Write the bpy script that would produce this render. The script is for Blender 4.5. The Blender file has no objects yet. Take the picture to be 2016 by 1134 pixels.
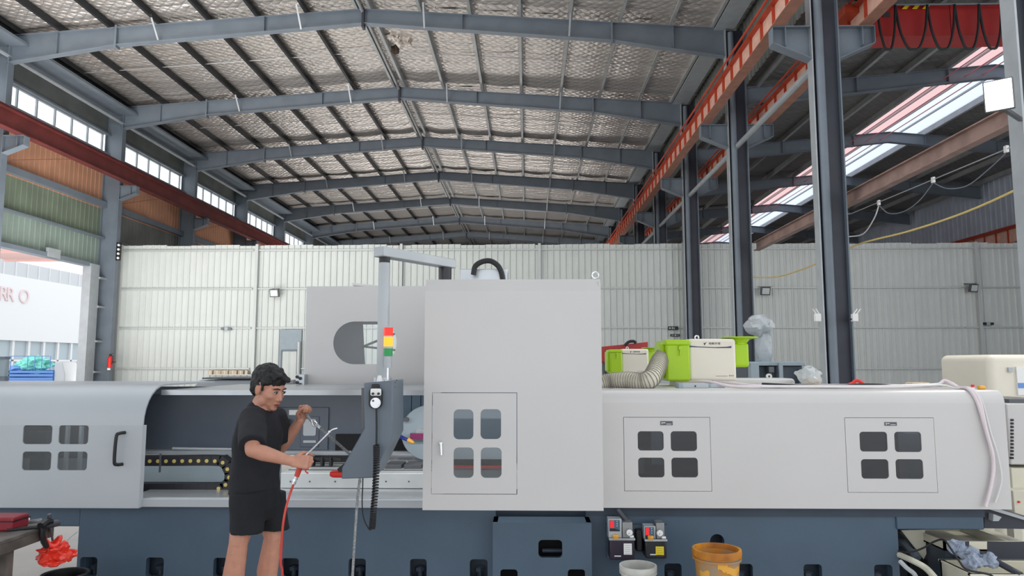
import bpy, bmesh, math, random
from mathutils import Vector, Matrix, noise
random.seed(7)
S = bpy.context.scene
COL = S.collection
V = Vector
PI = math.pi

# ---------------------------------------------------------------- camera, sky, exposure
F = 1420.0                      # focal length in pixels of the 2016 px wide frame
CZ = 1.75                       # eye height
TH = math.radians(5.950)        # pitch up
PSI = math.radians(1.204)       # yaw left
cam_d = bpy.data.cameras.new('camera')
cam = bpy.data.objects.new('camera', cam_d)
COL.objects.link(cam)
cam.location = (0, 0, CZ)
cam.rotation_euler = (PI/2 + TH, 0, PSI)
cam_d.sensor_fit = 'HORIZONTAL'
cam_d.sensor_width = 36.0
cam_d.lens = F / 2016.0 * 36.0
cam_d.clip_end = 400
S.camera = cam

w = bpy.data.worlds.new('overcast_sky')
S.world = w
w.use_nodes = True
bgn = w.node_tree.nodes['Background']
bgn.inputs['Color'].default_value = (0.93, 0.965, 1.0, 1)
bgn.inputs['Strength'].default_value = 1.7

S.view_settings.view_transform = 'Standard'
S.view_settings.look = 'None'
S.view_settings.gamma = 1.0
S.view_settings.use_curve_mapping = False
S.view_settings.exposure = 0.0

def area_light(name, loc, target, sx, sy, power, col=(1, 1, 1)):
    d = bpy.data.lights.new(name, 'AREA')
    d.shape = 'RECTANGLE'; d.size = sx; d.size_y = sy; d.energy = power; d.color = col
    o = bpy.data.objects.new(name, d); COL.objects.link(o)
    o.location = loc
    o.rotation_euler = (V(target) - V(loc)).to_track_quat('-Z', 'Y').to_euler()
    return o
# added fill lamps: two aim up like floor bounce, one at the partition
area_light('hall_bounce_fill_front', (-11.4, 16.6, 0.9), (-12.2, 17.6, 20), 7, 11, 1500, (1.0, 0.975, 0.95))
area_light('hall_bounce_fill_rear', (-12, 44, 1.0), (-13, 44, 20), 6, 30, 2500, (1.0, 0.975, 0.95))
area_light('partition_fill', (-12, 13, 9.5), (-10.5, 27, 3.0), 6, 3, 330, (1.0, 0.99, 0.97))
# added fill lamps that brighten the space under the machine guards
area_light('machine_fill', (-1.7, 5.12, 1.50), (-1.7, 5.35, 0.6), 3.6, 0.06, 9)
area_light('guard_fill', (2.0, 5.15, 1.45), (2.0, 5.4, 0.6), 2.2, 0.06, 6)
area_light('grinding_fill', (-0.05, 4.85, 1.52), (-0.05, 5.2, 0.9), 1.0, 0.06, 3)

# ---------------------------------------------------------------- helpers: photo pixel -> point at a known depth
def ray(px, py):
    a = (px - 1008) / F; b = (567 - py) / F
    fw = math.cos(TH) - b*math.sin(TH); up = math.sin(TH) + b*math.cos(TH)
    return V((a*math.cos(PSI) - fw*math.sin(PSI), a*math.sin(PSI) + fw*math.cos(PSI), up))
def at(px, py, Y):
    d = ray(px, py); t = Y/d.y
    return V((d.x*t, Y, CZ + d.z*t))
def atX(px, py, X):
    d = ray(px, py); t = X/d.x
    return V((X, d.y*t, CZ + d.z*t))
def rect(xl, yt, xr, yb, Y):
    a, b, c, d = at(xl, yt, Y), at(xl, yb, Y), at(xr, yt, Y), at(xr, yb, Y)
    return (a.x+b.x)/2, (b.z+d.z)/2, (c.x+d.x)/2, (a.z+c.z)/2      # x0,z0,x1,z1

# ---------------------------------------------------------------- materials
def lin(c):
    return tuple(((v/255.0)/12.92 if v/255.0 <= 0.04045 else ((v/255.0+0.055)/1.055)**2.4) for v in c)
def mat(name, col, rough=0.5, metal=0.0, var=0.0, vscale=6.0, bump=0.0, bscale=60.0, emit=None, es=0.0, alpha=None, spec=0.5, col2=None, trans=0.0):
    m = bpy.data.materials.new(name); m.use_nodes = True
    nt = m.node_tree; p = nt.nodes['Principled BSDF']
    c = lin(col)
    p.inputs['Base Color'].default_value = (*c, 1)
    p.inputs['Roughness'].default_value = rough
    p.inputs['Metallic'].default_value = metal
    p.inputs['Specular IOR Level'].default_value = spec
    if trans: p.inputs['Transmission Weight'].default_value = trans
    tc = nt.nodes.new('ShaderNodeTexCoord')
    if var > 0 or col2:
        n = nt.nodes.new('ShaderNodeTexNoise'); n.inputs['Scale'].default_value = vscale; n.inputs['Detail'].default_value = 5
        nt.links.new(tc.outputs['Object'], n.inputs['Vector'])
        r = nt.nodes.new('ShaderNodeMix'); r.data_type = 'RGBA'
        k = max(var, 0.0)
        a = tuple(min(1, v*(1-k)) for v in c)
        b = lin(col2) if col2 else tuple(min(1, v*(1+k)) for v in c)
        r.inputs['A'].default_value = (*a, 1); r.inputs['B'].default_value = (*b, 1)
        rp = nt.nodes.new('ShaderNodeMapRange'); rp.inputs['From Min'].default_value = 0.38; rp.inputs['From Max'].default_value = 0.62
        nt.links.new(n.outputs['Fac'], rp.inputs['Value'])
        nt.links.new(rp.outputs['Result'], r.inputs['Factor'])
        nt.links.new(r.outputs['Result'], p.inputs['Base Color'])
    if bump > 0:
        n = nt.nodes.new('ShaderNodeTexNoise'); n.inputs['Scale'].default_value = bscale; n.inputs['Detail'].default_value = 3
        nt.links.new(tc.outputs['Object'], n.inputs['Vector'])
        b = nt.nodes.new('ShaderNodeBump'); b.inputs['Strength'].default_value = bump; b.inputs['Distance'].default_value = 0.01
        nt.links.new(n.outputs['Fac'], b.inputs['Height'])
        nt.links.new(b.outputs['Normal'], p.inputs['Normal'])
    if emit:
        p.inputs['Emission Color'].default_value = (*lin(emit), 1)
        p.inputs['Emission Strength'].default_value = es
    if alpha is not None:
        p.inputs['Alpha'].default_value = alpha
    return m
def glass(name, tint, gloss=0.12, rough=0.03):
    m = bpy.data.materials.new(name); m.use_nodes = True
    nt = m.node_tree; nt.nodes.clear()
    o = nt.nodes.new('ShaderNodeOutputMaterial'); mx = nt.nodes.new('ShaderNodeMixShader')
    t = nt.nodes.new('ShaderNodeBsdfTransparent'); g = nt.nodes.new('ShaderNodeBsdfGlossy')
    t.inputs['Color'].default_value = (*tint, 1); g.inputs['Roughness'].default_value = rough
    mx.inputs['Fac'].default_value = gloss
    nt.links.new(t.outputs[0], mx.inputs[1]); nt.links.new(g.outputs[0], mx.inputs[2]); nt.links.new(mx.outputs[0], o.inputs[0])
    return m
def translucent(name, col, thru=0.6):
    m = bpy.data.materials.new(name); m.use_nodes = True
    nt = m.node_tree; nt.nodes.clear()
    o = nt.nodes.new('ShaderNodeOutputMaterial'); mx = nt.nodes.new('ShaderNodeMixShader')
    t = nt.nodes.new('ShaderNodeBsdfTranslucent'); g = nt.nodes.new('ShaderNodeBsdfTransparent')
    t.inputs['Color'].default_value = (*lin(col), 1); g.inputs['Color'].default_value = (*lin(col), 1)
    mx.inputs['Fac'].default_value = thru
    nt.links.new(t.outputs[0], mx.inputs[1]); nt.links.new(g.outputs[0], mx.inputs[2]); nt.links.new(mx.outputs[0], o.inputs[0])
    return m
def foil_mat(name, col, rough):
    m = bpy.data.materials.new(name); m.use_nodes = True
    nt = m.node_tree; p = nt.nodes['Principled BSDF']; L = nt.links.new
    p.inputs['Metallic'].default_value = 0.7; p.inputs['Roughness'].default_value = rough
    tc = nt.nodes.new('ShaderNodeTexCoord')
    sx = nt.nodes.new('ShaderNodeSeparateXYZ'); L(tc.outputs['Object'], sx.inputs[0])
    def M(op, a, b=None):
        n = nt.nodes.new('ShaderNodeMath'); n.operation = op
        for i, v in enumerate((a, b)):
            if v is None: continue
            if isinstance(v, (int, float)): n.inputs[i].default_value = v
            else: L(v, n.inputs[i])
        return n.outputs[0]
    X, Y = sx.outputs['X'], sx.outputs['Y']
    k = PI/0.30
    a = M('ABSOLUTE', M('SINE', M('MULTIPLY', M('ADD', X, Y), k)))
    b = M('ABSOLUTE', M('SINE', M('MULTIPLY', M('SUBTRACT', X, Y), k)))
    q = M('POWER', M('MULTIPLY', a, b), 0.5)
    n = nt.nodes.new('ShaderNodeTexNoise'); n.inputs['Scale'].default_value = 1.1; n.inputs['Detail'].default_value = 6
    mp = nt.nodes.new('ShaderNodeMapping'); mp.inputs['Scale'].default_value = (0.6, 3.2, 1)
    L(tc.outputs['Object'], mp.inputs[0]); L(mp.outputs[0], n.inputs['Vector'])
    h = M('ADD', M('MULTIPLY', q, 0.40), M('MULTIPLY', n.outputs['Fac'], 2.6))
    bp = nt.nodes.new('ShaderNodeBump'); bp.inputs['Strength'].default_value = 0.8; bp.inputs['Distance'].default_value = 0.06
    L(h, bp.inputs['Height']); L(bp.outputs['Normal'], p.inputs['Normal'])
    c = lin(col)
    mx = nt.nodes.new('ShaderNodeMix'); mx.data_type = 'RGBA'
    mx.inputs['A'].default_value = (*(v*0.90 for v in c), 1); mx.inputs['B'].default_value = (*(min(1, v*1.04) for v in c), 1)
    L(q, mx.inputs['Factor']); L(mx.outputs['Result'], p.inputs['Base Color'])
    return m

MT = dict(
    steel=mat('grey_steel_paint', (114, 124, 134), 0.45, 0, 0.06, 2),
    steel_dark=mat('dark_steel_paint', (54, 57, 68), 0.5, 0, 0.1, 2),
    steel_light=mat('light_steel', (172, 178, 182), 0.4, 0.2, 0.05, 4),
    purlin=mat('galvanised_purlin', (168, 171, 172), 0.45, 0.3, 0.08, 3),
    purlin_shaded=mat('shaded_purlin', (36, 39, 43), 0.5, 0.2, 0.15, 3),  # shade of the sides turned from the windows, put into the colour
    foil=foil_mat('foil_blanket', (228, 221, 215), 0.29),
    foil_dark=foil_mat('dark_foil_blanket', (140, 140, 138), 0.5),  # darker, rougher foil of the right bay
    deck=mat('roof_sheet', (150, 155, 158), 0.5, 0.3),
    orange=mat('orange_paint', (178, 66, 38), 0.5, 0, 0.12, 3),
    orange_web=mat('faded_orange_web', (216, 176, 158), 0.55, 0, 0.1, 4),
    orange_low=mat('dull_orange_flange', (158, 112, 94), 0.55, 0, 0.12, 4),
    darkred=mat('dark_red_paint', (104, 46, 44), 0.55, 0, 0.15, 2),
    red=mat('crane_red', (168, 42, 40), 0.45, 0, 0.08, 2),
    brownred=mat('brown_rail', (150, 124, 116), 0.5, 0, 0.15, 3),
    panel=mat('white_sheet_panel', (208, 213, 209), 0.42, 0.05, 0.04, 0.8),
    panel_green=mat('green_sheet_panel', (116, 128, 110), 0.5, 0, 0.1, 1),
    panel_lgreen=mat('pale_green_sheet', (140, 156, 146), 0.5, 0, 0.08, 1),
    panel_orange=mat('orange_sheet_panel', (200, 148, 118), 0.55, 0, 0.08, 1),
    panel_grey=mat('dim_grey_sheet', (110, 114, 110), 0.55, 0, 0.15, 1),
    panel_blue=mat('blue_grey_sheet', (186, 196, 210), 0.5, 0, 0.08, 1),
    girt=mat('girt_rail', (196, 200, 198), 0.4, 0.2),
    floor=mat('concrete_floor', (186, 182, 178), 0.5, 0, 0.08, 1.2, 0.1, 30),
    ground=mat('outdoor_concrete', (200, 198, 194), 0.8, 0, 0.06, 0.6),
    clear=glass('window_glass', (0.95, 0.97, 0.98), 0.06),
    white=mat('machine_white', (205, 203, 202), 0.32, 0, 0.015, 1.5),
    whitegrey=mat('machine_grey_white', (178, 184, 189), 0.36, 0, 0.02, 1.5),  # on the left guard, a darker white standing in for weaker light
    base=mat('machine_blue_grey', (72, 91, 109), 0.42, 0, 0.05, 2.5, 0.06, 120),
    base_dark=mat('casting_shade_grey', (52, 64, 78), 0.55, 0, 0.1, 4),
    guard=mat('inner_guard_grey', (86, 94, 106), 0.4, 0, 0.05, 3),
    guard_blue=mat('inner_guard_blue', (70, 98, 118), 0.4, 0, 0.05, 3),
    pend=mat('pendant_grey', (98, 109, 120), 0.38, 0, 0.03, 4),
    black=mat('black_plastic', (24, 25, 28), 0.42),
    rubber=mat('black_rubber', (30, 30, 33), 0.6),
    chain=mat('chain_black', (26, 27, 32), 0.45),
    stud=mat('brass_stud', (196, 176, 104), 0.4, 0.3),
    alu=mat('aluminium', (186, 190, 194), 0.3, 0.7, 0.04, 6),
    silver=mat('polished_silver', (214, 216, 220), 0.2, 0.9),
    tbl=mat('ground_steel_table', (206, 210, 210), 0.38, 0.25, 0.05, 4),
    tint=glass('dark_tinted_pane', (0.30, 0.33, 0.37), 0.10, 0.02),
    tint2=glass('lightly_tinted_pane', (0.62, 0.66, 0.68), 0.10, 0.02),
    lime=mat('lime_green_paint', (166, 206, 10), 0.35),
    cream=mat('cream_paint', (228, 221, 206), 0.4, 0, 0.02, 3),
    skin=mat('skin', (188, 134, 112), 0.5, 0, 0.05, 25, 0.05, 200),
    lips=mat('lip_skin', (160, 92, 84), 0.5),
    hair=mat('black_hair', (14, 14, 17), 0.55, 0, 0.2, 60, 0.5, 160),
    shirt=mat('black_cotton', (27, 28, 35), 0.85, 0, 0.12, 14, 0.3, 260),
    shorts=mat('black_shorts_cloth', (19, 20, 26), 0.85, 0, 0.15, 14, 0.3, 260),
    eye=mat('eye_dark', (20, 16, 15), 0.2),
    eyew=mat('eye_white', (200, 190, 184), 0.3),
    hose=mat('red_hose', (196, 60, 50), 0.4),
    redp=mat('red_plastic', (222, 44, 34), 0.35),
    cord=mat('speckled_cord', (190, 192, 192), 0.5, 0, 0.3, 90, 0, 60, col2=(120, 122, 126)),
    paper=mat('paper_white', (236, 236, 234), 0.7),
    yellow=mat('yellow_label', (236, 210, 30), 0.6),
    plum=mat('dark_plum_tank', (46, 38, 54), 0.35),
    plum2=mat('dark_oil_tank', (28, 29, 36), 0.3),
    ledred=mat('red_display', (216, 40, 50), 0.4, emit=(255, 30, 40), es=0.35),
    amber=mat('amber_lens', (255, 168, 40), 0.3, emit=(255, 108, 10), es=2.4),
    redlens=mat('red_lens', (226, 40, 24), 0.25, emit=(255, 40, 20), es=0.5),
    grnlens=mat('green_lens', (16, 150, 76), 0.25),
    bucket_y=mat('muddy_yellow_bucket', (214, 142, 34), 0.5, 0, 0.08, 5, col2=(158, 92, 30)),
    bucket_b=mat('paint_spattered_pail', (150, 140, 120), 0.45, 0, 0, 9, col2=(196, 130, 44)),
    bucket_w=mat('dirty_white_bucket', (190, 190, 184), 0.55, 0, 0.14, 7),
    bucket_in=mat('bucket_residue', (70, 66, 58), 0.8, 0, 0.3, 9),
    rust=mat('rusty_bench_steel', (96, 88, 82), 0.6, 0.1, 0.3, 8),
    benchtop=mat('worn_bench_top', (92, 88, 84), 0.6, 0, 0.3, 9),
    maroon=mat('maroon_box', (136, 30, 44), 0.45),
    bag=mat('red_plastic_bag', (240, 62, 44), 0.3, 0, 0.1, 12),
    duct=mat('translucent_duct', (206, 200, 184), 0.3, 0, 0.03, 5),
    wire=mat('duct_wire', (150, 146, 134), 0.4, 0.4),
    pinkcable=mat('pale_pink_hose', (226, 214, 218), 0.35),
    blue=mat('truck_blue', (104, 148, 214), 0.5),
    tarp=mat('teal_tarp', (134, 222, 206), 0.6, 0, 0.1, 2),
    bldg=mat('white_facade', (226, 228, 230), 0.7),
    bldg2=mat('pale_grey_facade', (196, 200, 204), 0.6),
    bldgw=mat('pale_window_band', (170, 184, 192), 0.3),
    letter=mat('pale_rose_letters', (226, 206, 208), 0.6),
    pinksheet=mat('pink_canopy_sheet', (226, 190, 186), 0.6),
    skypanel=translucent('translucent_roof_sheet', (206, 172, 172), 0.2),
    skywhite=translucent('white_roof_light', (200, 206, 220), 0.12),
    pinknet=mat('pink_safety_line', (216, 130, 140), 0.6),
    torn=mat('torn_wool', (214, 206, 198), 0.9, 0, 0.25, 9),
    tornb=mat('hole_and_board_brown', (58, 44, 34), 0.9, 0, 0.3, 7),
    lamp=mat('flood_lens_on', (255, 250, 235), 0.3, emit=(255, 244, 226), es=30.0),
    lampoff=mat('flood_lens_off', (214, 222, 218), 0.25),
    yellowc=mat('yellow_cable', (214, 192, 120), 0.5),
    whitec=mat('white_cable', (220, 220, 220), 0.5),
    plastic=mat('plastic_wrap', (224, 228, 230), 0.12, 0, 0.05, 12, 0.6, 25, alpha=0.5),
    dkmach=mat('dark_machine_blue', (66, 78, 90), 0.45, 0, 0.06, 4),
    bluegrey=mat('blue_grey_paint', (150, 164, 172), 0.45, 0, 0.05, 4),
    carton=mat('cardboard', (206, 188, 160), 0.8, 0, 0.1, 9),
    rag=mat('blue_grey_rag', (150, 160, 178), 0.9, 0, 0.2, 14),
    creambin=mat('cream_tank_paint', (216, 212, 194), 0.45, 0, 0.05, 4),
    darkgap=mat('dark_cavity', (16, 17, 20), 0.8),
    stripe=mat('navy_stripe', (52, 62, 92), 0.4),
    ink=mat('black_ink', (40, 42, 48), 0.6),
    inkw=mat('white_ink', (220, 222, 224), 0.6),
    plate=mat('nameplate_grey', (90, 92, 96), 0.35, 0.4),
    magenta=mat('magenta_plate', (126, 40, 92), 0.4),
    navy=mat('blue_tube', (40, 50, 130), 0.4),
    gold=mat('yellow_brass_nozzle', (230, 170, 70), 0.35, 0.2),
    pumpg=mat('pump_grey', (150, 152, 154), 0.35, 0.5),
)

# ---------------------------------------------------------------- mesh builder
class MB:
    def __init__(s): s.v = []; s.f = []; s.m = []; s.mi = 0
    def _add(s, vs, fs):
        b = len(s.v); s.v += [tuple(p) for p in vs]
        for q in fs: s.f.append(tuple(i+b for i in q)); s.m.append(s.mi)
        return s
    def box(s, x0, y0, z0, x1, y1, z1):
        return s._add([(x0,y0,z0),(x1,y0,z0),(x1,y1,z0),(x0,y1,z0),(x0,y0,z1),(x1,y0,z1),(x1,y1,z1),(x0,y1,z1)],
                      [(0,3,2,1),(4,5,6,7),(0,1,5,4),(1,2,6,5),(2,3,7,6),(3,0,4,7)])
    def bar(s, p0, p1, w, h, up=(0,0,1)):
        p0, p1 = V(p0), V(p1); d = (p1-p0).normalized(); u = V(up)
        if abs(d.dot(u)) > 0.99: u = V((0,1,0))
        r = d.cross(u).normalized(); u = r.cross(d).normalized()
        vs = []
        for p in (p0, p1):
            vs += [p - r*w/2 - u*h/2, p + r*w/2 - u*h/2, p + r*w/2 + u*h/2, p - r*w/2 + u*h/2]
        return s._add(vs, [(0,1,2,3),(7,6,5,4),(0,4,5,1),(1,5,6,2),(2,6,7,3),(3,7,4,0)])
    def cyl(s, p0, p1, r0, r1=None, n=16):
        if r1 is None: r1 = r0
        p0, p1 = V(p0), V(p1); d = (p1-p0).normalized()
        a = d.orthogonal().normalized(); b = d.cross(a)
        vs = []
        for p, r in ((p0, r0), (p1, r1)):
            for i in range(n):
                t = 2*PI*i/n; vs.append(p + (a*math.cos(t) + b*math.sin(t))*r)
        fs = [(i, (i+1) % n, n+(i+1) % n, n+i) for i in range(n)] + [tuple(range(n-1, -1, -1)), tuple(range(n, 2*n))]
        return s._add(vs, fs)
    def tube(s, pts, r, n=8, closed=False):
        pts = [V(p) for p in pts]; N = len(pts); rr = r if isinstance(r, (list, tuple)) else [r]*N
        d0 = (pts[1]-pts[0]).normalized(); a = d0.orthogonal().normalized(); vs = []
        for i, p in enumerate(pts):
            d = (pts[min(i+1, N-1)] - pts[max(i-1, 0)]).normalized()
            a = (a - d*a.dot(d)).normalized(); b = d.cross(a)
            for k in range(n):
                t = 2*PI*k/n; vs.append(p + (a*math.cos(t) + b*math.sin(t))*rr[i])
        fs = []
        for i in range(N-1):
            for k in range(n): fs.append((i*n+k, i*n+(k+1) % n, (i+1)*n+(k+1) % n, (i+1)*n+k))
        fs += [tuple(range(n-1, -1, -1)), tuple(range((N-1)*n, N*n))]
        return s._add(vs, fs)
    def prism(s, poly, vec):
        poly = [V(p) for p in poly]; vec = V(vec); n = len(poly)
        return s._add(poly + [p+vec for p in poly],
                      [tuple(range(n)), tuple(range(2*n-1, n-1, -1))] + [(i, n+i, n+(i+1) % n, (i+1) % n) for i in range(n)])
    def lathe(s, c, prof, n=24, axis='z'):
        c = V(c); vs = []; N = len(prof)
        for r, h in prof:
            for i in range(n):
                t = 2*PI*i/n; x, y = r*math.cos(t), r*math.sin(t)
                vs.append(c + (V((x, y, h)) if axis == 'z' else V((x, -h, y)) if axis == 'y' else V((h, x, y))))
        fs = []
        for j in range(N-1):
            for i in range(n): fs.append((j*n+i, j*n+(i+1) % n, (j+1)*n+(i+1) % n, (j+1)*n+i))
        return s._add(vs, fs)
    def ell(s, c, r, n=14, m=9, R=None):
        c = V(c); vs = []; fs = []
        for j in range(m+1):
            ph = PI*j/m
            for i in range(n):
                t = 2*PI*i/n
                p = V((r[0]*math.sin(ph)*math.cos(t), r[1]*math.sin(ph)*math.sin(t), r[2]*math.cos(ph)))
                vs.append(c + (R @ p if R else p))
        for j in range(m):
            for i in range(n): fs.append((j*n+i, (j+1)*n+i, (j+1)*n+(i+1) % n, j*n+(i+1) % n))
        return s._add(vs, fs)
    def grid(s, fn, nu, nv):
        vs = [fn(i/nu, j/nv) for j in range(nv+1) for i in range(nu+1)]
        fs = [(j*(nu+1)+i, j*(nu+1)+i+1, (j+1)*(nu+1)+i+1, (j+1)*(nu+1)+i) for j in range(nv) for i in range(nu)]
        return s._add(vs, fs)
    def ibeam(s, p0, p1, h, w, t=0.02, up=(0,0,1)):
        p0, p1 = V(p0), V(p1); u = V(up).normalized()
        s.bar(p0 + u*(h/2-t/2), p1 + u*(h/2-t/2), w, t, up); s.bar(p0 - u*(h/2-t/2), p1 - u*(h/2-t/2), w, t, up)
        return s.bar(p0, p1, t, h-2*t, up)
    def mesh(s, name, mats, ang=35):
        me = bpy.data.meshes.new(name); me.from_pydata(s.v, [], s.f)
        for m in (mats if isinstance(mats, (list, tuple)) else [mats]): me.materials.append(m)
        bm = bmesh.new(); bm.from_mesh(me)
        for f, k in zip(bm.faces, s.m): f.material_index = k
        bmesh.ops.recalc_face_normals(bm, faces=bm.faces); bm.to_mesh(me); bm.free()
        finish(me, ang); return me
    def build(s, name, mats, parent=None, bevel=0, ang=35, seg=2):
        return link(name, s.mesh(name, mats, ang), parent, bevel, seg)
def finish(me, ang=35):
    me.polygons.foreach_set('use_smooth', [True]*len(me.polygons))
    try: me.set_sharp_from_angle(angle=math.radians(ang))
    except Exception: pass
def link(name, me, parent=None, bevel=0, seg=2):
    o = bpy.data.objects.new(name, me); COL.objects.link(o)
    if parent is not None: adopt(o, parent)
    if bevel:
        b = o.modifiers.new('bevel', 'BEVEL'); b.width = bevel; b.segments = seg; b.limit_method = 'ANGLE'; b.angle_limit = math.radians(40)
    return o
WORLD = {}
def adopt(o, parent):
    o.parent = parent
    o.matrix_parent_inverse = Matrix.Translation(-WORLD.get(parent.name, V((0, 0, 0))))     # parts keep world coordinates
def thing(name, label, cat, loc=(0,0,0), group=None):
    o = bpy.data.objects.new(name, None); COL.objects.link(o); o.location = loc; o.empty_display_size = 0.1
    WORLD[o.name] = V(loc)
    o['label'] = label; o['category'] = cat
    if group: o['group'] = group
    return o
def tag(o, label, cat, group=None):
    o['label'] = label; o['category'] = cat
    if group: o['group'] = group
    return o
def struct(name, loc=(0,0,0)):
    o = bpy.data.objects.new(name, None); COL.objects.link(o); o.location = loc; o['kind'] = 'structure'; o.empty_display_size = 0.1
    WORLD[o.name] = V(loc)
    return o
def again(o, parent=None, off=(0,0,0)):                             # copy of one part (shares the mesh), moved by off
    c = o.copy(); COL.objects.link(c)
    if parent is not None and c.parent != parent:
        inv = o.matrix_parent_inverse.copy(); c.parent = parent; c.matrix_parent_inverse = inv
    c.location = V(o.location) + V(off)
    return c
def smooth_path(pts, n=8):
    pts = [V(p) for p in pts]; out = []
    P = [pts[0]*2-pts[1]] + pts + [pts[-1]*2-pts[-2]]
    for i in range(1, len(P)-2):
        for k in range(n):
            t = k/n; a, b, c, d = P[i-1:i+3]
            out.append(0.5*((2*b) + (c-a)*t + (2*a-5*b+4*c-d)*t*t + (3*b-a-3*c+d)*t**3))
    out.append(pts[-1]); return out
def rr(x0, z0, x1, z1, r, n=5):
    out = []
    for cx, cz, a0 in ((x1-r, z1-r, 0), (x0+r, z1-r, 90), (x0+r, z0+r, 180), (x1-r, z0+r, 270)):
        for k in range(n+1):
            t = math.radians(a0 + 90*k/n); out.append((cx+r*math.cos(t), cz+r*math.sin(t)))
    return out
def rc(x0, z0, x1, z1): return [(x0,z0),(x1,z0),(x1,z1),(x0,z1)]
def _curve_mesh(ob):
    COL.objects.link(ob); bpy.context.view_layer.update()
    dg = bpy.context.evaluated_depsgraph_get()
    me = bpy.data.meshes.new_from_object(ob.evaluated_get(dg))
    d = ob.data; bpy.data.objects.remove(ob); bpy.data.curves.remove(d)
    return me
def plate(name, loops, y, thick, m, parent, map3=None, bevel=0):
    """flat sheet in the XZ plane from y to y+thick; first loop outline, others holes"""
    cu = bpy.data.curves.new('tmp', 'CURVE'); cu.dimensions = '2D'; cu.fill_mode = 'BOTH'; cu.extrude = thick/2
    for lp in loops:
        sp = cu.splines.new('POLY'); sp.points.add(len(lp)-1); sp.use_cyclic_u = True
        for p, q in zip(sp.points, lp): p.co = (q[0], q[1], 0, 1)
    me = _curve_mesh(bpy.data.objects.new('tmp', cu))
    for v in me.vertices:
        x, z, d = v.co; v.co = map3(x, z, d) if map3 else (x, y+thick/2+d, z)
    bm = bmesh.new(); bm.from_mesh(me)
    bmesh.ops.remove_doubles(bm, verts=bm.verts, dist=1e-5)
    bmesh.ops.recalc_face_normals(bm, faces=bm.faces); bm.to_mesh(me); bm.free()
    me.materials.clear(); me.materials.append(m); me.name = name
    finish(me, 30)
    return link(name, me, parent, bevel)
def text(name, body, size, m, parent, fn, align='LEFT', ext=0.0006):
    """lettering; fn maps (x, z, depth) of the text plane to the world"""
    cu = bpy.data.curves.new('tmp', 'FONT'); cu.body = body; cu.size = size; cu.extrude = ext; cu.align_x = align
    me = _curve_mesh(bpy.data.objects.new('tmp', cu))
    for v in me.vertices: v.co = fn(*v.co)
    me.materials.clear(); me.materials.append(m); me.name = name
    return link(name, me, parent)
def merged(name, mb, m, parent, voxel, smooth=4, wrinkle=None):
    """one continuous skin grown over overlapping volumes"""
    me = mb.mesh('tmp', m); ob = bpy.data.objects.new('tmp', me); COL.objects.link(ob)
    r = ob.modifiers.new('r', 'REMESH'); r.mode = 'VOXEL'; r.voxel_size = voxel
    s = ob.modifiers.new('s', 'SMOOTH'); s.iterations = smooth; s.factor = 0.5
    bpy.context.view_layer.update()
    out = bpy.data.meshes.new_from_object(ob.evaluated_get(bpy.context.evaluated_depsgraph_get()))
    bpy.data.objects.remove(ob); bpy.data.meshes.remove(me)
    if wrinkle:
        out.update()
        for v in out.vertices: v.co += v.normal*wrinkle(v.co)
    out.materials.clear(); out.materials.append(m); out.name = name
    finish(out, 180)
    return link(name, out, parent)
def capsule(mb, p0, r0, p1, r1, n=12):
    p0, p1 = V(p0), V(p1); d = (p1-p0)
    L = d.length; d = d/L if L > 1e-6 else V((0,0,1))
    a = d.orthogonal().normalized(); b = d.cross(a); prof = []
    for k in range(5):
        t = PI/2*k/4; prof.append((p0 - d*r0*math.cos(t), r0*math.sin(t)))
    for k in range(5):
        t = PI/2*k/4; prof.append((p1 + d*r1*math.sin(t), r1*math.cos(t)))
    vs = []; fs = []
    for c, r in prof:
        r = max(r, 1e-4)
        for i in range(n):
            t = 2*PI*i/n; vs.append(c + (a*math.cos(t)+b*math.sin(t))*r)
    for j in range(len(prof)-1):
        for i in range(n): fs.append((j*n+i, j*n+(i+1) % n, (j+1)*n+(i+1) % n, (j+1)*n+i))
    fs += [tuple(range(n-1, -1, -1)), tuple(range((len(prof)-1)*n, len(prof)*n))]
    mb._add(vs, fs)
# ================================================================ THE HALL
BAY = 6.0
FR = [14.1 + BAY*i for i in range(9)]            # portal frames
XL, XR, XC = -15.15, 5.70, -4.77                 # inner column faces and ridge
def roof_z(x):                                   # top of the rafters
    return 12.05 - 0.0673*abs(x - XC)
floor = struct('floor')
MB().box(-15.8, -14, -0.12, 21, 64, 0).build('floor_slab', MT['floor'], floor)
outg = struct('ground')
MB().box(-90, -14, -0.14, -15.8, 110, -0.01).build('yard_slab', MT['ground'], outg)

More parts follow.
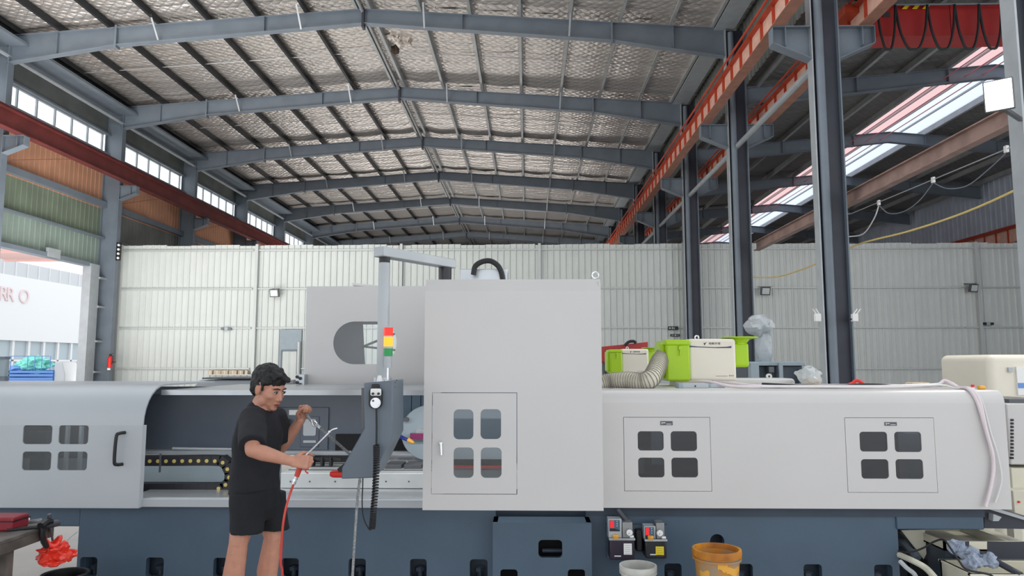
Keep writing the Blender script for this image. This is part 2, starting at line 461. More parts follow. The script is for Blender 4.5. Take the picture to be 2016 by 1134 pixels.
# ---- roof of the main hall
ceiling = struct('ceiling')
dk = MB()
for x0, x1 in ((-16.0, XC), (XC, 6.3)):
    dk._add([(x0, 14.0, roof_z(x0)+0.30), (x1, 14.0, roof_z(x1)+0.30), (x1, 62.2, roof_z(x1)+0.30), (x0, 62.2, roof_z(x0)+0.30)], [(0, 1, 2, 3)])
dk.build('roof_sheet', MT['deck'], ceiling)
MB().box(-16, -14, 11.9, 6.3, 5.5, 11.94).build('roof_sheet', MT['deck'], ceiling)  # unseen flat roof over the camera, added to hold back sky light
PX = [XC + 0.22] + [XC + 1.70 + 1.45*k for k in range(6)] + [10.15 + XC, 10.62 + XC]
PX = sorted([XC*2 - x for x in PX] + PX)
foil_xs = sorted(set([-15.9] + [x for x in PX if XC-10 < x < XC+10] + [6.2]))
p_l = {}
for b in range(8):
    y0, y1 = FR[b], FR[b+1]
    for i, x in enumerate(PX):
        if b == 0:
            side = 1 if x < XC else -1
            zt = roof_z(x) + 0.22; mb = MB()
            mb.box(x-0.012, y0, zt-0.21, x+0.012, y1, zt)
            mb.box(x-0.07 if side < 0 else x-0.012, y0, zt-0.225, x+0.012 if side < 0 else x+0.07, y1, zt-0.21)
            mb.box(x-0.012 if side < 0 else x-0.07, y0, zt, x+0.07 if side < 0 else x+0.012, y1, zt+0.012)
            p_l[i] = mb.build('purlin', MT['purlin_shaded'] if x < XC-0.5 else MT['purlin'], ceiling)
        else: again(p_l[i], ceiling, (0, BAY*b, 0))
f_l = {}
for b in range(8):
    for i in range(len(foil_xs)-1):
        xa, xb = foil_xs[i], foil_xs[i+1]
        if b == 0:
            sd = i*3.7
            def fn(u, v, xa=xa, xb=xb, sd=sd):
                x = xa + (xb-xa)*u; y = FR[0] + BAY*v
                sag = -0.05*4*u*(1-u) + 0.03*noise.noise(V((x*1.3+sd, y*0.9, 0)))*4*u*(1-u)
                return (x, y, roof_z(x) + 0.245 + sag)
            f_l[i] = MB().grid(fn, 6, 14).build('foil_blanket', MT['foil'], ceiling, ang=180)
        else: again(f_l[i], ceiling, (0, BAY*b, 0))
# sag rods across the bays
rod = MB().tube([(x, FR[0]+3.0, roof_z(x)+0.10) for x in (-14.9, -10, XC, 0, 5.6)], 0.014, 5).build('sag_rod', MT['purlin'], ceiling)
for b in range(1, 8): again(rod, ceiling, (0, BAY*b, 0))
# the rafters: tapered I sections with end plates and stiffeners
def half_rafter(sg, y):
    mb = MB(); xe = XC + sg*(XR-XC); xj = XC + sg*7.25; xr = XC
    prof = [(xr, roof_z(xr), roof_z(xr)-0.44), (xj, roof_z(xj), roof_z(xj)-0.54), (xe, roof_z(xe), roof_z(xe)-0.84)]
    for (xa, ta, ba), (xb, tb, bb) in zip(prof, prof[1:]):
        mb.prism([(xa, y-0.005, ta), (xb, y-0.005, tb), (xb, y-0.005, bb), (xa, y-0.005, ba)], (0, 0.01, 0))
        for za, zb, s2 in ((ta, tb, -0.016), (ba, bb, 0.016)):
            mb.prism([(xa, y-0.11, za), (xb, y-0.11, zb), (xb, y-0.11, zb+s2), (xa, y-0.11, za+s2)], (0, 0.22, 0))
    return mb
def plate_at(x, y, z0, z1, wd=0.012, d=0.11):
    return MB().box(x-wd, y-d, z0, x+wd, y+d, z1)
first = []
for k, y in enumerate(FR):
    if k == 0:
        for sg in (-1, 1):
            o = half_rafter(sg, y).build('rafter', MT['steel'], ceiling); o['lean'] = sg
            xj = XC + sg*7.25
            subs = [plate_at(xj-0.02, y, roof_z(xj)-0.62, roof_z(xj)+0.06, 0.03, 0.115).build('end_plate', MT['steel'], o)]
            for d, h in ((2.9, 0.0), (9.0, 0.0)):
                xs = XC + sg*d
                subs.append(plate_at(xs, y, roof_z(xs)-(0.47 if d < 4 else 0.66), roof_z(xs)-0.01, 0.008, 0.105).build('stiffener', MT['steel'], o))
            for d in (1.8, 6.0):
                xs = XC + sg*d
                subs.append(MB().bar((xs, y-0.1, roof_z(xs)-0.50), (xs+sg*0.02, y-0.55, roof_z(xs)+0.06), 0.05, 0.012).build('flange_brace', MT['steel_light'], o))
            first.append((o, subs))
        rp = plate_at(XC, y, roof_z(XC)-0.56, roof_z(XC)+0.02, 0.035, 0.115).build('ridge_plate', MT['steel_dark'], ceiling)
    else:
        for o, subs in first:
            c = again(o, ceiling, (0, BAY*k, 0))
            for s in subs:
                d = s.copy(); COL.objects.link(d); d.parent = c
        again(rp, ceiling, (0, BAY*k, 0))
# ridge tube and eave members
MB().tube([(XC-0.02, 14, 11.98), (XC-0.02, 62, 11.98)], 0.05, 8).build('ridge_tube', MT['purlin'], ceiling)
MB().tube([(XL-0.05, 14, 10.72), (XL-0.05, 62, 10.72)], 0.06, 8).build('eave_tube', MT['steel_light'], ceiling)
MB().box(-15.75, 14, 11.02, -14.65, 62, 11.10).build('gutter', MT['steel'], ceiling)
MB().box(5.42, 14, 11.32, 5.98, 62, 11.36).build('gutter', MT['steel_light'], ceiling)

# ---- left wall
wl = struct('wall_left')
def ribbed(mb, a, b, z0, z1, axis, pos, pitch=0.3, dep=0.03, flip=1):
    """trapezoid ribbed sheet from a to b along x or y"""
    n = max(1, round((b-a)/pitch)); st = (b-a)/n; pts = []
    for i in range(n):
        s = a + st*i
        pts += [(s, 0), (s+st*0.62, 0), (s+st*0.72, dep), (s+st*0.9, dep)]
    pts.append((b, 0))
    vs = []
    for z in (z0, z1):
        for q, d in pts: vs.append((q, pos - d*flip, z) if axis == 'x' else (pos + d*flip, q, z))
    N = len(pts)
    mb._add(vs, [(i, i+1, N+i+1, N+i) for i in range(N-1)])
    return mb
DOOR_Y = 25.2
strips = [(10.3, 11.66, 'panel_grey'), (7.45, 9.45, 'panel_orange'), (6.35, 7.45, 'panel_green'), (5.26, 6.35, 'panel_lgreen')]
for b in range(-1, 8):
    y0, y1 = (8.1, 14.1) if b < 0 else (FR[b], FR[b+1])
    for z0, z1, mt in strips:
        for h in range(2):
            ya = y0 + 3*h; m = MT[mt]
            if b >= 2 and z1 < 7.6: m = MT['panel_grey']
            if z0 > 10: MB().box(-15.8, ya+0.002, z0, -15.77, ya+2.998, z1).build('wall_panel', m, wl)
            else: ribbed(MB(), ya, ya+3.0, z0, z1, 'y', -15.8, 0.25, 0.014).build('wall_panel', m, wl, ang=20)
    if b >= 2:
        ribbed(MB(), y0, y1, 0, 5.26, 'y', -15.8).build('wall_panel', MT['panel_grey'], wl, ang=20)
    for z, h in ((7.6, 0.22), (9.5, 0.10), (10.28, 0.06), (6.35, 0.06)):
        MB().box(-15.78, y0, z-h/2, -15.62, y1, z+h/2).build('girt', MT['steel'], wl)
    MB().tube([(-15.6, y0+0.2, 7.65), (-15.6, y0+3, 8.5), (-15.6, y1-0.2, 9.3)], 0.012, 5).build('brace_rod', MT['orange_low'], wl)
for y in (25.75, 26.6):
    pass
MB().box(-15.85, DOOR_Y, 0, -15.55, 25.72, 5.3).build('door_jamb', MT['steel_light'], wl)
ribbed(MB(), 25.72, 26.1, 0, 5.26, 'y', -15.8).build('wall_panel', MT['panel_grey'], wl)
for z in (1.4, 2.5, 3.75, 4.8): MB().box(-15.8, 25.7, z, -15.5, 26.1, z+0.07).build('girt', MT['steel_light'], wl)
MB().box(-15.9, 10, 5.2, -15.6, 25.72, 5.34).build('door_header', MT['steel'], wl)
MB().box(-15.66, 22.9, 5.2, -15.56, 23.5, 5.5).build('door_track_box', MT['steel_light'], wl)
n_win = 0
for b in range(0, 8):
    n_win += 1
    wn = struct('window_%d' % n_win)
    y0, y1 = FR[b]+0.3, FR[b+1]-0.3
    MB().box(-15.84, y0-0.05, 9.55, -15.76, y1+0.05, 9.60).box(-15.84, y0-0.05, 10.22, -15.76, y1+0.05, 10.27).build('window_frame', MT['steel_light'], wn)
    st = (y1-y0)/6; pn = mu = None
    for k in range(7):
        if mu is None: mu = MB().box(-15.83, y0-0.025, 9.6, -15.77, y0+0.025, 10.22).build('mullion', MT['steel_light'], wn)
        else: again(mu, wn, (0, st*k, 0))
    for k in range(6):
        if pn is None: pn = MB().box(-15.804, y0+0.025, 9.6, -15.796, y0+st-0.025, 10.22).build('pane', MT['clear'], wn)
        else: again(pn, wn, (0, st*k, 0))

# ---- middle wall strip above the column line, right and far walls
wm = struct('wall_middle')
ribbed(MB(), 14.1, 62, 9.65, 11.75, 'y', 6.28, 0.3, 0.03, -1).build('wall_panel', MT['panel_grey'], wm)
wr = struct('wall_right')
for b in range(0, 8):
    ribbed(MB(), FR[b], FR[b+1], 0, 10, 'y', 20.4, 0.35, 0.04, -1).build('wall_panel', MT['panel_blue'], wr, ang=20)
wf = struct('wall_far')
MB().box(-16, 62.2, 0, 21, 62.4, 13).build('wall_panel', MT['panel_grey'], wf)

# ---- partition of ribbed sheets across the hall
wb = struct('wall_back')
YB = 26.75
sheet = None
x = -15.5; k = 0
while x < 20.3:
    zt = 6.17 if x < 5.2 else 6.21
    if x < -7.3 and x > -9.2: pass
    if sheet is None: sheet = ribbed(MB(), x, x+0.93, 0, 6.18, 'x', YB, 0.2325, 0.035).build('wall_panel', MT['panel'], wb, ang=20)
    else: again(sheet, wb, (0.93*k, 0.004*(k % 2), 0.02*math.sin(k*2.1)))
    x += 0.93; k += 1
for z in (1.55, 3.05, 4.52, 5.98):
    gx = -15.5
    while gx < 20:
        MB().box(gx, YB-0.09, z-0.025, gx+5.2, YB-0.036, z+0.025).build('girt', MT['girt'], wb); gx += 5.25
for px in (238, 506, 790, 1062, 1345, 1628, 1922):
    X = at(px, 560, YB).x
    MB().box(X-0.05, YB-0.15, 0, X+0.05, YB-0.036, 6.2).build('post', MT['girt'], wb)

# ---- columns: H sections with a round downpipe, brackets carrying the crane rails
def column(name, label, x0, x1, y, top, corb, m='steel_dark', pipe=None, parent_group=None):
    t = thing(name, label, 'column', ((x0+x1)/2, y, 0), parent_group)
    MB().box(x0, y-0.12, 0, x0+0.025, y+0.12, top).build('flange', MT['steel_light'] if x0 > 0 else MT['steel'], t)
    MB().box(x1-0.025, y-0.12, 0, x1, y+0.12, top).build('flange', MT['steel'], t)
    MB().box(x0+0.025, y-0.012, 0, x1-0.025, y+0.012, top).build('web', MT[m], t)
    if pipe: MB().tube([(pipe, y-0.10, 0), (pipe, y-0.10, top-1.0), (pipe, y-0.10, top-0.1)], 0.085, 12).build('downpipe', MT['steel'], t)
    for (xa, xb, zt, h0, h1) in corb:                               # xa at the column, xb the tip
        c = MB(); dx = 0.012 if xb > xa else -0.012
        c.prism([(xa, y-0.008, zt), (xb, y-0.008, zt), (xb, y-0.008, zt-h1), (xa, y-0.008, zt-h0)], (0, 0.016, 0))
        c.prism([(xa, y-0.13, zt), (xb, y-0.13, zt), (xb, y-0.13, zt+0.018), (xa, y-0.13, zt+0.018)], (0, 0.26, 0))
        c.prism([(xa, y-0.13, zt-h0), (xb, y-0.13, zt-h1), (xb, y-0.13, zt-h1-0.018), (xa, y-0.13, zt-h0-0.018)], (0, 0.26, 0))
        c.box(min(xb, xb+dx), y-0.12, zt-h1, max(xb, xb+dx), y+0.12, zt)
        xm = (xa+2*xb)/3; c.box(xm-0.008, y-0.12, zt-h1-0.05, xm+0.008, y+0.12, zt)
        c.build('bracket', MT['steel'], t)
    return t
words_ = ['nearest', 'second', 'third', 'fourth', 'fifth', 'sixth', 'seventh', 'eighth', 'ninth']
col_lab = {
    0: 'pale steel column at the right edge beside the glaring floodlight',
    1: 'widest dark grey steel column rising behind the white machine guard, right of the lime fume collector',
    2: 'dark steel column right behind the funnel of the large lime fume collector',
    3: 'dark steel column above the eye bolt of the large lime fume collector',
    4: 'first dark steel column seen only above the partition, left of the three full ones',
    5: 'second dark steel column seen only above the partition top',
    6: 'third small dark column end above the partition under the orange rail',
    7: 'fourth tiny dark column end above the partition under the orange rail'}
for k, y in enumerate([8.1] + FR[:7]):
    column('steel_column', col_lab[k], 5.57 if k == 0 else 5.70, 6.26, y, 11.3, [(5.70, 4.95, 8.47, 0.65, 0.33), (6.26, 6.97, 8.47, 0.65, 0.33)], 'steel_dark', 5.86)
    if y > 9: MB().tube([(5.95, y+0.02, 7.85), (5.95, y+BAY-0.02, 7.85)], 0.075, 10).build('tie_pipe', MT['steel_light'], ceiling)
lcol = ['grey steel column at the far left edge above the bright doorway', 'grey steel column between the bright doorway and the white partition, fire extinguisher on it',
        'grey left wall column just behind the partition, first beyond the doorway column', 'grey left wall column second beyond the doorway column',
        'grey left wall column third beyond the doorway column', 'grey left wall column fourth beyond the doorway column']
for k, y in enumerate(FR[1:7]):
    column('steel_column', lcol[k], -15.80, XL, y, 11.3, [(XL, XL+0.62, 8.30, 0.5, 0.26)], 'steel')

rk = at(235, 495, 25.95)
for o in COL.objects:
    if o.get('label', '').startswith('grey steel column between'):
        MB().box(XL, 26.0, rk.z-0.32, XL+0.16, 26.06, rk.z+0.34).build('insulator_rack', MT['black'], o)
        for k in range(4): MB().cyl((XL+0.10, 25.96, rk.z-0.24+0.16*k), (XL+0.10, 26.0, rk.z-0.24+0.16*k), 0.045, n=10).build('insulator', MT['paper'], o)
# ---- crane rails along the column lines
def rail_beam(name, label, x, z0, h, wd, y0, y1, ms, rail=True, stiff=True):
    t = thing(name, label, 'crane rail', (x, y0, z0))
    w_, lo, st = ms
    MB().box(x-0.006, y0, z0+0.02, x+0.006, y1, z0+h-0.02).build('web', MT[w_], t)
    MB().box(x-wd/2, y0, z0, x+wd/2, y1, z0+0.02).build('bottom_flange', MT[lo], t)
    MB().box(x-wd/2, y0, z0+h-0.02, x+wd/2, y1, z0+h).build('top_flange', MT[st], t)
    if rail:
        MB().box(x-0.04, y0, z0+h, x+0.04, y1, z0+h+0.11).build('rail', MT[st], t)
        MB().tube([(x-wd/2-0.05, y0, z0+h+0.07), (x-wd/2-0.05, y1, z0+h+0.07)], 0.028, 6).build('power_line', MT[st], t)
    if stiff:
        s0 = None; y = y0 + 0.375
        while y < y1:
            if s0 is None:
                s0 = MB().box(x-0.072, y-0.008, z0+0.02, x-0.006, y+0.008, z0+h-0.02).box(x+0.006, y-0.008, z0+0.02, x+0.072, y+0.008, z0+h-0.02).build('stiffener', MT[st], t); ys = y
            else: again(s0, t, (0, y-ys, 0))
            y += 0.75
    return t
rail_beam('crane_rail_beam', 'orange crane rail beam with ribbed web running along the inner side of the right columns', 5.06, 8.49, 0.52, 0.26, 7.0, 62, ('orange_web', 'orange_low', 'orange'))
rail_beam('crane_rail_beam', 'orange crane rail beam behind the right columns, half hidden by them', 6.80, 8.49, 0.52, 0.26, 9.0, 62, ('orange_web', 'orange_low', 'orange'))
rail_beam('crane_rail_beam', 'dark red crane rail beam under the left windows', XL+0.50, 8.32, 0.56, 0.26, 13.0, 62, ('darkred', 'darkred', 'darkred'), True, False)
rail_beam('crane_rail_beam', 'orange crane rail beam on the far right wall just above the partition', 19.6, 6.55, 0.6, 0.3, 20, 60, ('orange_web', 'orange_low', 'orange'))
rail_beam('crane_rail_beam', 'brownish red light rail sloping down from the floodlight to the dark column', 6.52, 4.92, 0.26, 0.16, 8.4, 20.4, ('brownred', 'brownred', 'brownred'), False, False)

# ---- right bay: lower dark roof with a roof light along the ridge
c2 = struct('ceiling.001')
RC = 13.3
def r2(x): return 10.20 - 0.088*abs(x-RC)
SKY0, SKY1 = 12.0, 14.6
d2 = MB()
for xa, xb in ((6.28, SKY0), (SKY1, 20.4)):
    d2._add([(xa, 8, r2(xa)+0.24), (xb, 8, r2(xb)+0.24), (xb, 62.2, r2(xb)+0.24), (xa, 62.2, r2(xa)+0.24)], [(0, 1, 2, 3)])
d2.build('roof_sheet', MT['deck'], c2)
px2 = [6.6, 8.0, 9.4, 10.8, SKY0, 12.7, 13.3, 13.9, SKY1, 15.8, 17.2, 18.6, 20.0]
pl2 = {}
for b in range(-1, 8):
    for i, x in enumerate(px2):
        if b < 0:
            if SKY0 < x < SKY1: pl2[i] = MB().box(x-0.02, 8.1, r2(x)+0.12, x+0.02, 14.1, r2(x)+0.18).build('purlin', MT['steel_light'], c2); continue
            pl2[i] = MB().box(x-0.02, 8.1, r2(x)+0.0, x+0.02, 14.1, r2(x)+0.18).box(x-0.05, 8.1, r2(x)-0.015, x+0.05, 14.1, r2(x)).build('purlin', MT['purlin'], c2)
        else: again(pl2[i], c2, (0, BAY*(b+1), 0))
f2 = {}; fx2 = [6.3, 8.0, 9.4, 10.8, SKY0]; fx3 = [SKY1, 15.8, 17.2, 18.6, 20.3]
for b in range(-1, 8):
    for i, (xa, xb) in enumerate(list(zip(fx2, fx2[1:])) + list(zip(fx3, fx3[1:]))):
        if b < 0: f2[i] = MB().grid(lambda u, v: (xa+(xb-xa)*u, 8.1+6*v, r2(xa+(xb-xa)*u)+0.19-0.04*4*u*(1-u)), 4, 6).build('foil_blanket', MT['foil_dark'], c2, ang=180)
        else: again(f2[i], c2, (0, BAY*(b+1), 0))
sk = {}
for b in range(-1, 8):
    for i, (xa, xb, mt) in enumerate(((SKY0, 12.7, 'skypanel'), (12.7, 13.3, 'skypanel'), (13.3, 13.9, 'skywhite'), (13.9, SKY1, 'skywhite'))):
        if b < 0: sk[i] = ribbed(MB(), 8.1, 14.1, 0, 1, 'y', 0, 0.3, 0.02)
        if b < 0:
            mb = MB(); mb._add([(xa, 8.1, r2(xa)+0.2), (xb, 8.1, r2(xb)+0.2), (xb, 14.1, r2(xb)+0.2), (xa, 14.1, r2(xa)+0.2)], [(0, 1, 2, 3)])
            sk[i] = mb.build('roof_light', MT[mt], c2)
        else: again(sk[i], c2, (0, BAY*(b+1), 0))
r_first = []
for k, y in enumerate([8.1] + FR):
    if k == 0:
        for sg in (-1, 1):
            mb = MB(); xe = RC + sg*7.0
            T = [(RC, r2(RC)), (xe, r2(xe))]
            hd = (0.38, 0.52)
            mb.prism([(T[0][0], y-0.005, T[0][1]), (T[1][0], y-0.005, T[1][1]), (T[1][0], y-0.005, T[1][1]-hd[1]), (T[0][0], y-0.005, T[0][1]-hd[0])], (0, 0.01, 0))
            for o0, o1, s in ((0, 0, -0.016), (-hd[0], -hd[1], 0.016)):
                mb.prism([(T[0][0], y-0.1, T[0][1]+o0), (T[1][0], y-0.1, T[1][1]+o1), (T[1][0], y-0.1, T[1][1]+o1+s), (T[0][0], y-0.1, T[0][1]+o0+s)], (0, 0.2, 0))
            for d in (1.3, 3.9): 
                xs = RC+sg*d; mb.box(xs-0.01, y-0.1, r2(xs)-0.42, xs+0.01, y+0.1, r2(xs)+0.1)
            r_first.append(mb.build('rafter', MT['steel'], c2))
    else:
        for o in r_first: again(o, c2, (0, BAY*k, 0))
for x in (11.9, 12.5, 13.0): MB().tube([(x, 8, r2(x)-0.25), (x, 62, r2(x)-0.25)], 0.016, 5).build('net_line', MT['pinknet'], c2)
# ================================================================ THE GRINDING MACHINE
YG = 4.9                                          # front of the sheet metal guards
gm = thing('grinding_machine', 'long white guideway grinding machine on a blue-grey cast base behind the man', 'machine', (0, 5.2, 0))
ZB = 0.80                                         # lower edge of the guards

# ---- cast base
bx0 = at(153, 1080, 5.0).x; bx1 = at(970, 1080, 5.0).x; bx2 = at(1166, 1080, 4.8).x; bx3 = at(1769, 1080, 5.0).x
bxe = at(1938, 1020, 4.98).x
holes = []
for pl, pr in ((157, 191), (287, 322), (420, 452), (554, 588), (686, 720), (807, 840), (925, 960)):
    a, _, b, t = rect(pl, 1098, pr, 1134, 5.0); holes.append((a, b, t))
zt_h = at(400, 1098, 5.0).z
HB = 0.13
def base_plate(name, x0, x1, y, z0, z1, hs, m='base', extra=()):
    loops = [rc(x0, z0, x1, z1)] + [rr(a, h0, b, h1, 0.022) for a, b, h0, h1 in hs] + list(extra)
    return plate(name, loops, y, 0.05, MT[m], gm)
hl = [(a, b, zt_h-HB, zt_h) for a, b, t in holes]
hr = []
for pl, pr in ((1308, 1342), (1449, 1482), (1582, 1618), (1721, 1757)):
    a, _, b, t = rect(pl, 1103, pr, 1134, 5.0); hr.append((a, b, zt_h-0.02-HB, zt_h-0.02))
bp = base_plate('base_front', bx0, bx1+0.02, 5.0, 0, 0.80, hl)
cr = at(1412, 1066, 5.0); circ = [(cr.x+0.048*math.cos(t*PI/12), cr.z+0.048*math.sin(t*PI/12)) for t in range(24)]
bp2 = base_plate('base_front', bx2-0.02, bx3, 5.0, 0, 0.80, hr, 'base', [circ])
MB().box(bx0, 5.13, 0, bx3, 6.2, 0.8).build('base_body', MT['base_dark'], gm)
for x_ in (bx0, bx3-0.03): MB().box(x_, 5.05, 0, x_+0.03, 5.2, 0.8).build('base_side', MT['base'], gm)
zc = at(0, 1036, 5.0).z
MB().box(-5.2, 5.0, zc, bx0+0.01, 6.1, ZB).build('base_overhang', MT['base'], gm, 0.008)
MB().box(bx3-0.01, 4.985, at(1850, 1042, 5.0).z, bxe, 6.1, ZB).build('base_overhang', MT['base'], gm, 0.008)
# cast feet seen inside the pockets
ft = None
for (a, b, z0, z1) in hl + hr:
    c = ((a+b)/2, 5.09)
    if ft is None:
        ft = MB().cyl((c[0], c[1], z0-0.3), (c[0], c[1], z0+0.06), 0.02, n=10).cyl((c[0], c[1], z0+0.03), (c[0], c[1], z0+0.055), 0.034, n=6).build('levelling_screw', MT['base_dark'], gm); f0 = V((c[0], c[1], z0))
    else: again(ft, gm, V((c[0], c[1], z0)) - f0)
# dark strip painted in for the shadow under the right guard
MB().box(bx2-0.02, 4.975, 0.735, bxe, 5.0, 0.80).build('shadow_strip', MT['base_dark'], gm)
# protruding centre box with an oblong opening
x0, z0, x1, z1 = rect(970, 1030, 1165, 1134, 4.8)
ha = rect(1060, 1063, 1107, 1098, 4.8)
hb = rect(985, 1121, 1019, 1160, 4.8); hc = rect(1118, 1121, 1152, 1160, 4.8)
cbz = at(1060, 1030, 4.8).z
plate('centre_box', [rc(x0, 0, x1, cbz), rr(*ha, 0.025), rr(*hb, 0.02), rr(*hc, 0.02)], 4.8, 0.03, MT['base'], gm)
MB().box(x0, 4.83, 0, x0+0.03, 5.0, cbz).box(x1-0.03, 4.83, 0, x1, 5.0, cbz).box(x0, 4.83, cbz-0.03, x1, 5.0, cbz).build('centre_box_side', MT['base'], gm)
MB().box(x0+0.03, 4.97, 0, x1-0.03, 5.0, cbz-0.03).build('centre_box_back', MT['darkgap'], gm)
MB().cyl(((ha[0]+ha[2])/2-0.05, 4.9, ha[1]+0.02), ((ha[0]+ha[2])/2+0.12, 4.9, ha[1]+0.02), 0.014, n=10).build('drain_bar', MT['base_dark'], gm)

# ---- generic guard with windows, flat front rolled back at the top
def roll(x0, x1, y, z0, zt, r, depth, t=0.012):
    """rolled top edge: section swept along x"""
    out = [(y, zt-r)] + [(y + r - r*math.cos(a), zt - r + r*math.sin(a)) for a in (PI/2*k/7 for k in range(1, 8))] + [(y+depth, zt)]
    inn = [(y+t, zt-r)] + [(y + r - (r-t)*math.cos(a), zt - r + (r-t)*math.sin(a)) for a in (PI/2*k/7 for k in range(1, 8))] + [(y+depth, zt-t)]
    mb = MB(); n = len(out); vs = []
    for x in (x0, x1):
        for q in out + inn: vs.append((x, q[0], q[1]))
    N = 2*n; fs = []
    for i in range(n-1):
        fs += [(i, i+1, N+i+1, N+i), (n+i, N+n+i, N+n+i+1, n+i+1), (i, n+i, n+i+1, i+1), (N+i, N+i+1, N+n+i+1, N+n+i)]
    fs += [(0, N, N+n, n), (n-1, 2*n-1, N+2*n-1, N+n-1)]
    return mb._add(vs, fs)
def panes(rects, y, m, parent):
    for q in rects: MB().box(q[0]-0.015, y, q[1]-0.015, q[2]+0.015, y+0.004, q[3]+0.015).build('window_pane', MT[m], parent)

# left sliding guard
YL = 4.88
lg0, lg1 = -5.2, at(279, 880, YL).x
z_t = at(200, 756, YL+0.27).z; R_ = 0.27
wl_ = [rect(45, 837, 102.5, 874.5, YL), rect(115.5, 837, 174, 874.5, YL), rect(43.5, 889, 100.5, 926, YL), rect(113, 889, 171.5, 926, YL)]
sg_ = plate('sliding_guard', [rc(lg0, ZB, lg1, z_t-R_)] + [rr(*q, 0.022) for q in wl_], YL, 0.012, MT['whitegrey'], gm)
roll(lg0, lg1, YL, ZB, z_t, R_, 1.1).build('guard_roof', MT['whitegrey'], sg_, ang=40)
MB().box(lg1-0.03, YL+0.012, ZB, lg1, YL+0.05, z_t-R_).box(lg0, YL, ZB-0.012, lg1, YL+0.05, ZB).build('guard_edge', MT['whitegrey'], sg_)
panes(wl_, YL+0.006, 'tint2', sg_)
hx = at(236, 880, YL).x; hz0 = at(236, 915, YL).z; hz1 = at(236, 850, YL).z
MB().tube(smooth_path([(hx+0.03, YL, hz1-0.005), (hx+0.012, YL-0.035, hz1-0.008), (hx, YL-0.05, hz1-0.03), (hx-0.004, YL-0.05, hz0+0.03), (hx+0.006, YL-0.035, hz0+0.006), (hx+0.024, YL, hz0+0.004)], 5), 0.011, 10).build('pull_handle', MT['black'], sg_)
# things seen through the left windows
MB().box(-3.95, 5.6, 0.9, -3.02, 5.62, 1.5).build('inner_sheet', MT['guard'], gm)
MB().box(at(62, 860, 5.2).x, 5.2, 0.93, at(90, 860, 5.2).x, 5.3, at(70, 850, 5.2).z).build('inner_unit', MT['dkmach'], gm)
MB().box(at(128, 860, 5.3).x, 5.3, 0.9, at(133, 860, 5.3).x, 5.33, 1.45).box(at(155, 860, 5.3).x, 5.3, 0.9, at(160, 860, 5.3).x, 5.33, 1.45).build('inner_post', MT['whitegrey'], gm)

# right fixed guard with two hatches
rg0, rg1 = at(1180, 880, YG).x, at(1984, 880, YG).x
z_r = at(1600, 767, YG+0.10).z; R2 = 0.085
hat = [rect(1229, 822, 1399, 966.5, YG), rect(1666.5, 823, 1841.5, 969, YG)]
rgd = plate('right_guard', [rc(rg0, ZB, rg1, z_r-R2)] + [rc(q[0]-0.003, q[1]-0.003, q[2]+0.003, q[3]+0.003) for q in hat], YG, 0.012, MT['white'], gm)
roll(rg0, rg1, YG, ZB, z_r, R2, 1.5).build('guard_roof', MT['white'], rgd, ang=40)
MB().box(rg1-0.012, YG+0.012, ZB, rg1, YG+1.2, z_r-R2).build('guard_end', MT['white'], rgd)
wins = [[(1255.5, 849, 1306.5, 887), (1320.5, 849, 1372, 888), (1256.5, 901, 1308, 940), (1322, 901, 1374, 940)],
        [(1692.5, 850, 1747, 889), (1761, 850, 1814, 890), (1695.5, 904, 1749.5, 942.5), (1763.5, 904, 1817.5, 943)]]
for q, ws, lp in zip(hat, wins, ((1300, 829, 1324, 837), (1741, 831, 1765, 838))):
    wr_ = [rect(*w_, YG) for w_ in ws]
    h = plate('hatch_door', [rc(*q)] + [rr(*r_, 0.022) for r_ in wr_], YG-0.001, 0.012, MT['white'], gm)
    panes(wr_, YG+0.006, 'tint', h)
    n_ = rect(*lp, YG)
    MB().box(n_[0], YG-0.004, n_[1], n_[2], YG-0.001, n_[3]).build('maker_plate', MT['plate'], h)
    wn_, hn_ = n_[2]-n_[0], n_[3]-n_[1]
    MB().box(n_[0]+wn_*0.1, YG-0.0052, n_[1]+hn_*0.25, n_[0]+wn_*0.16, YG-0.004, n_[1]+hn_*0.8).box(n_[0]+wn_*0.2, YG-0.0052, n_[1]+hn_*0.5, n_[0]+wn_*0.4, YG-0.004, n_[1]+hn_*0.7).box(n_[0]+wn_*0.48, YG-0.0052, n_[1]+hn_*0.22, n_[0]+wn_*0.9, YG-0.004, n_[1]+hn_*0.36).build('emblem', MT['inkw'], h)
MB().box(rg0, 5.75, 0.85, rg1, 5.8, 1.45).build('inner_sheet', MT['guard'], gm)
MB().box(at(1282, 870, 5.5).x, 5.5, 1.0, at(1304, 870, 5.5).x, 5.6, 1.30).box(at(1255, 920, 5.4).x, 5.4, 0.95, at(1268, 920, 5.4).x, 5.5, 1.12).build('inner_unit', MT['whitegrey'], gm)
MB().box(at(1784, 900, 5.2).x, 5.2, 0.9, at(1830, 900, 5.2).x, 5.3, 1.26).build('inner_unit', MT['whitegrey'], gm)

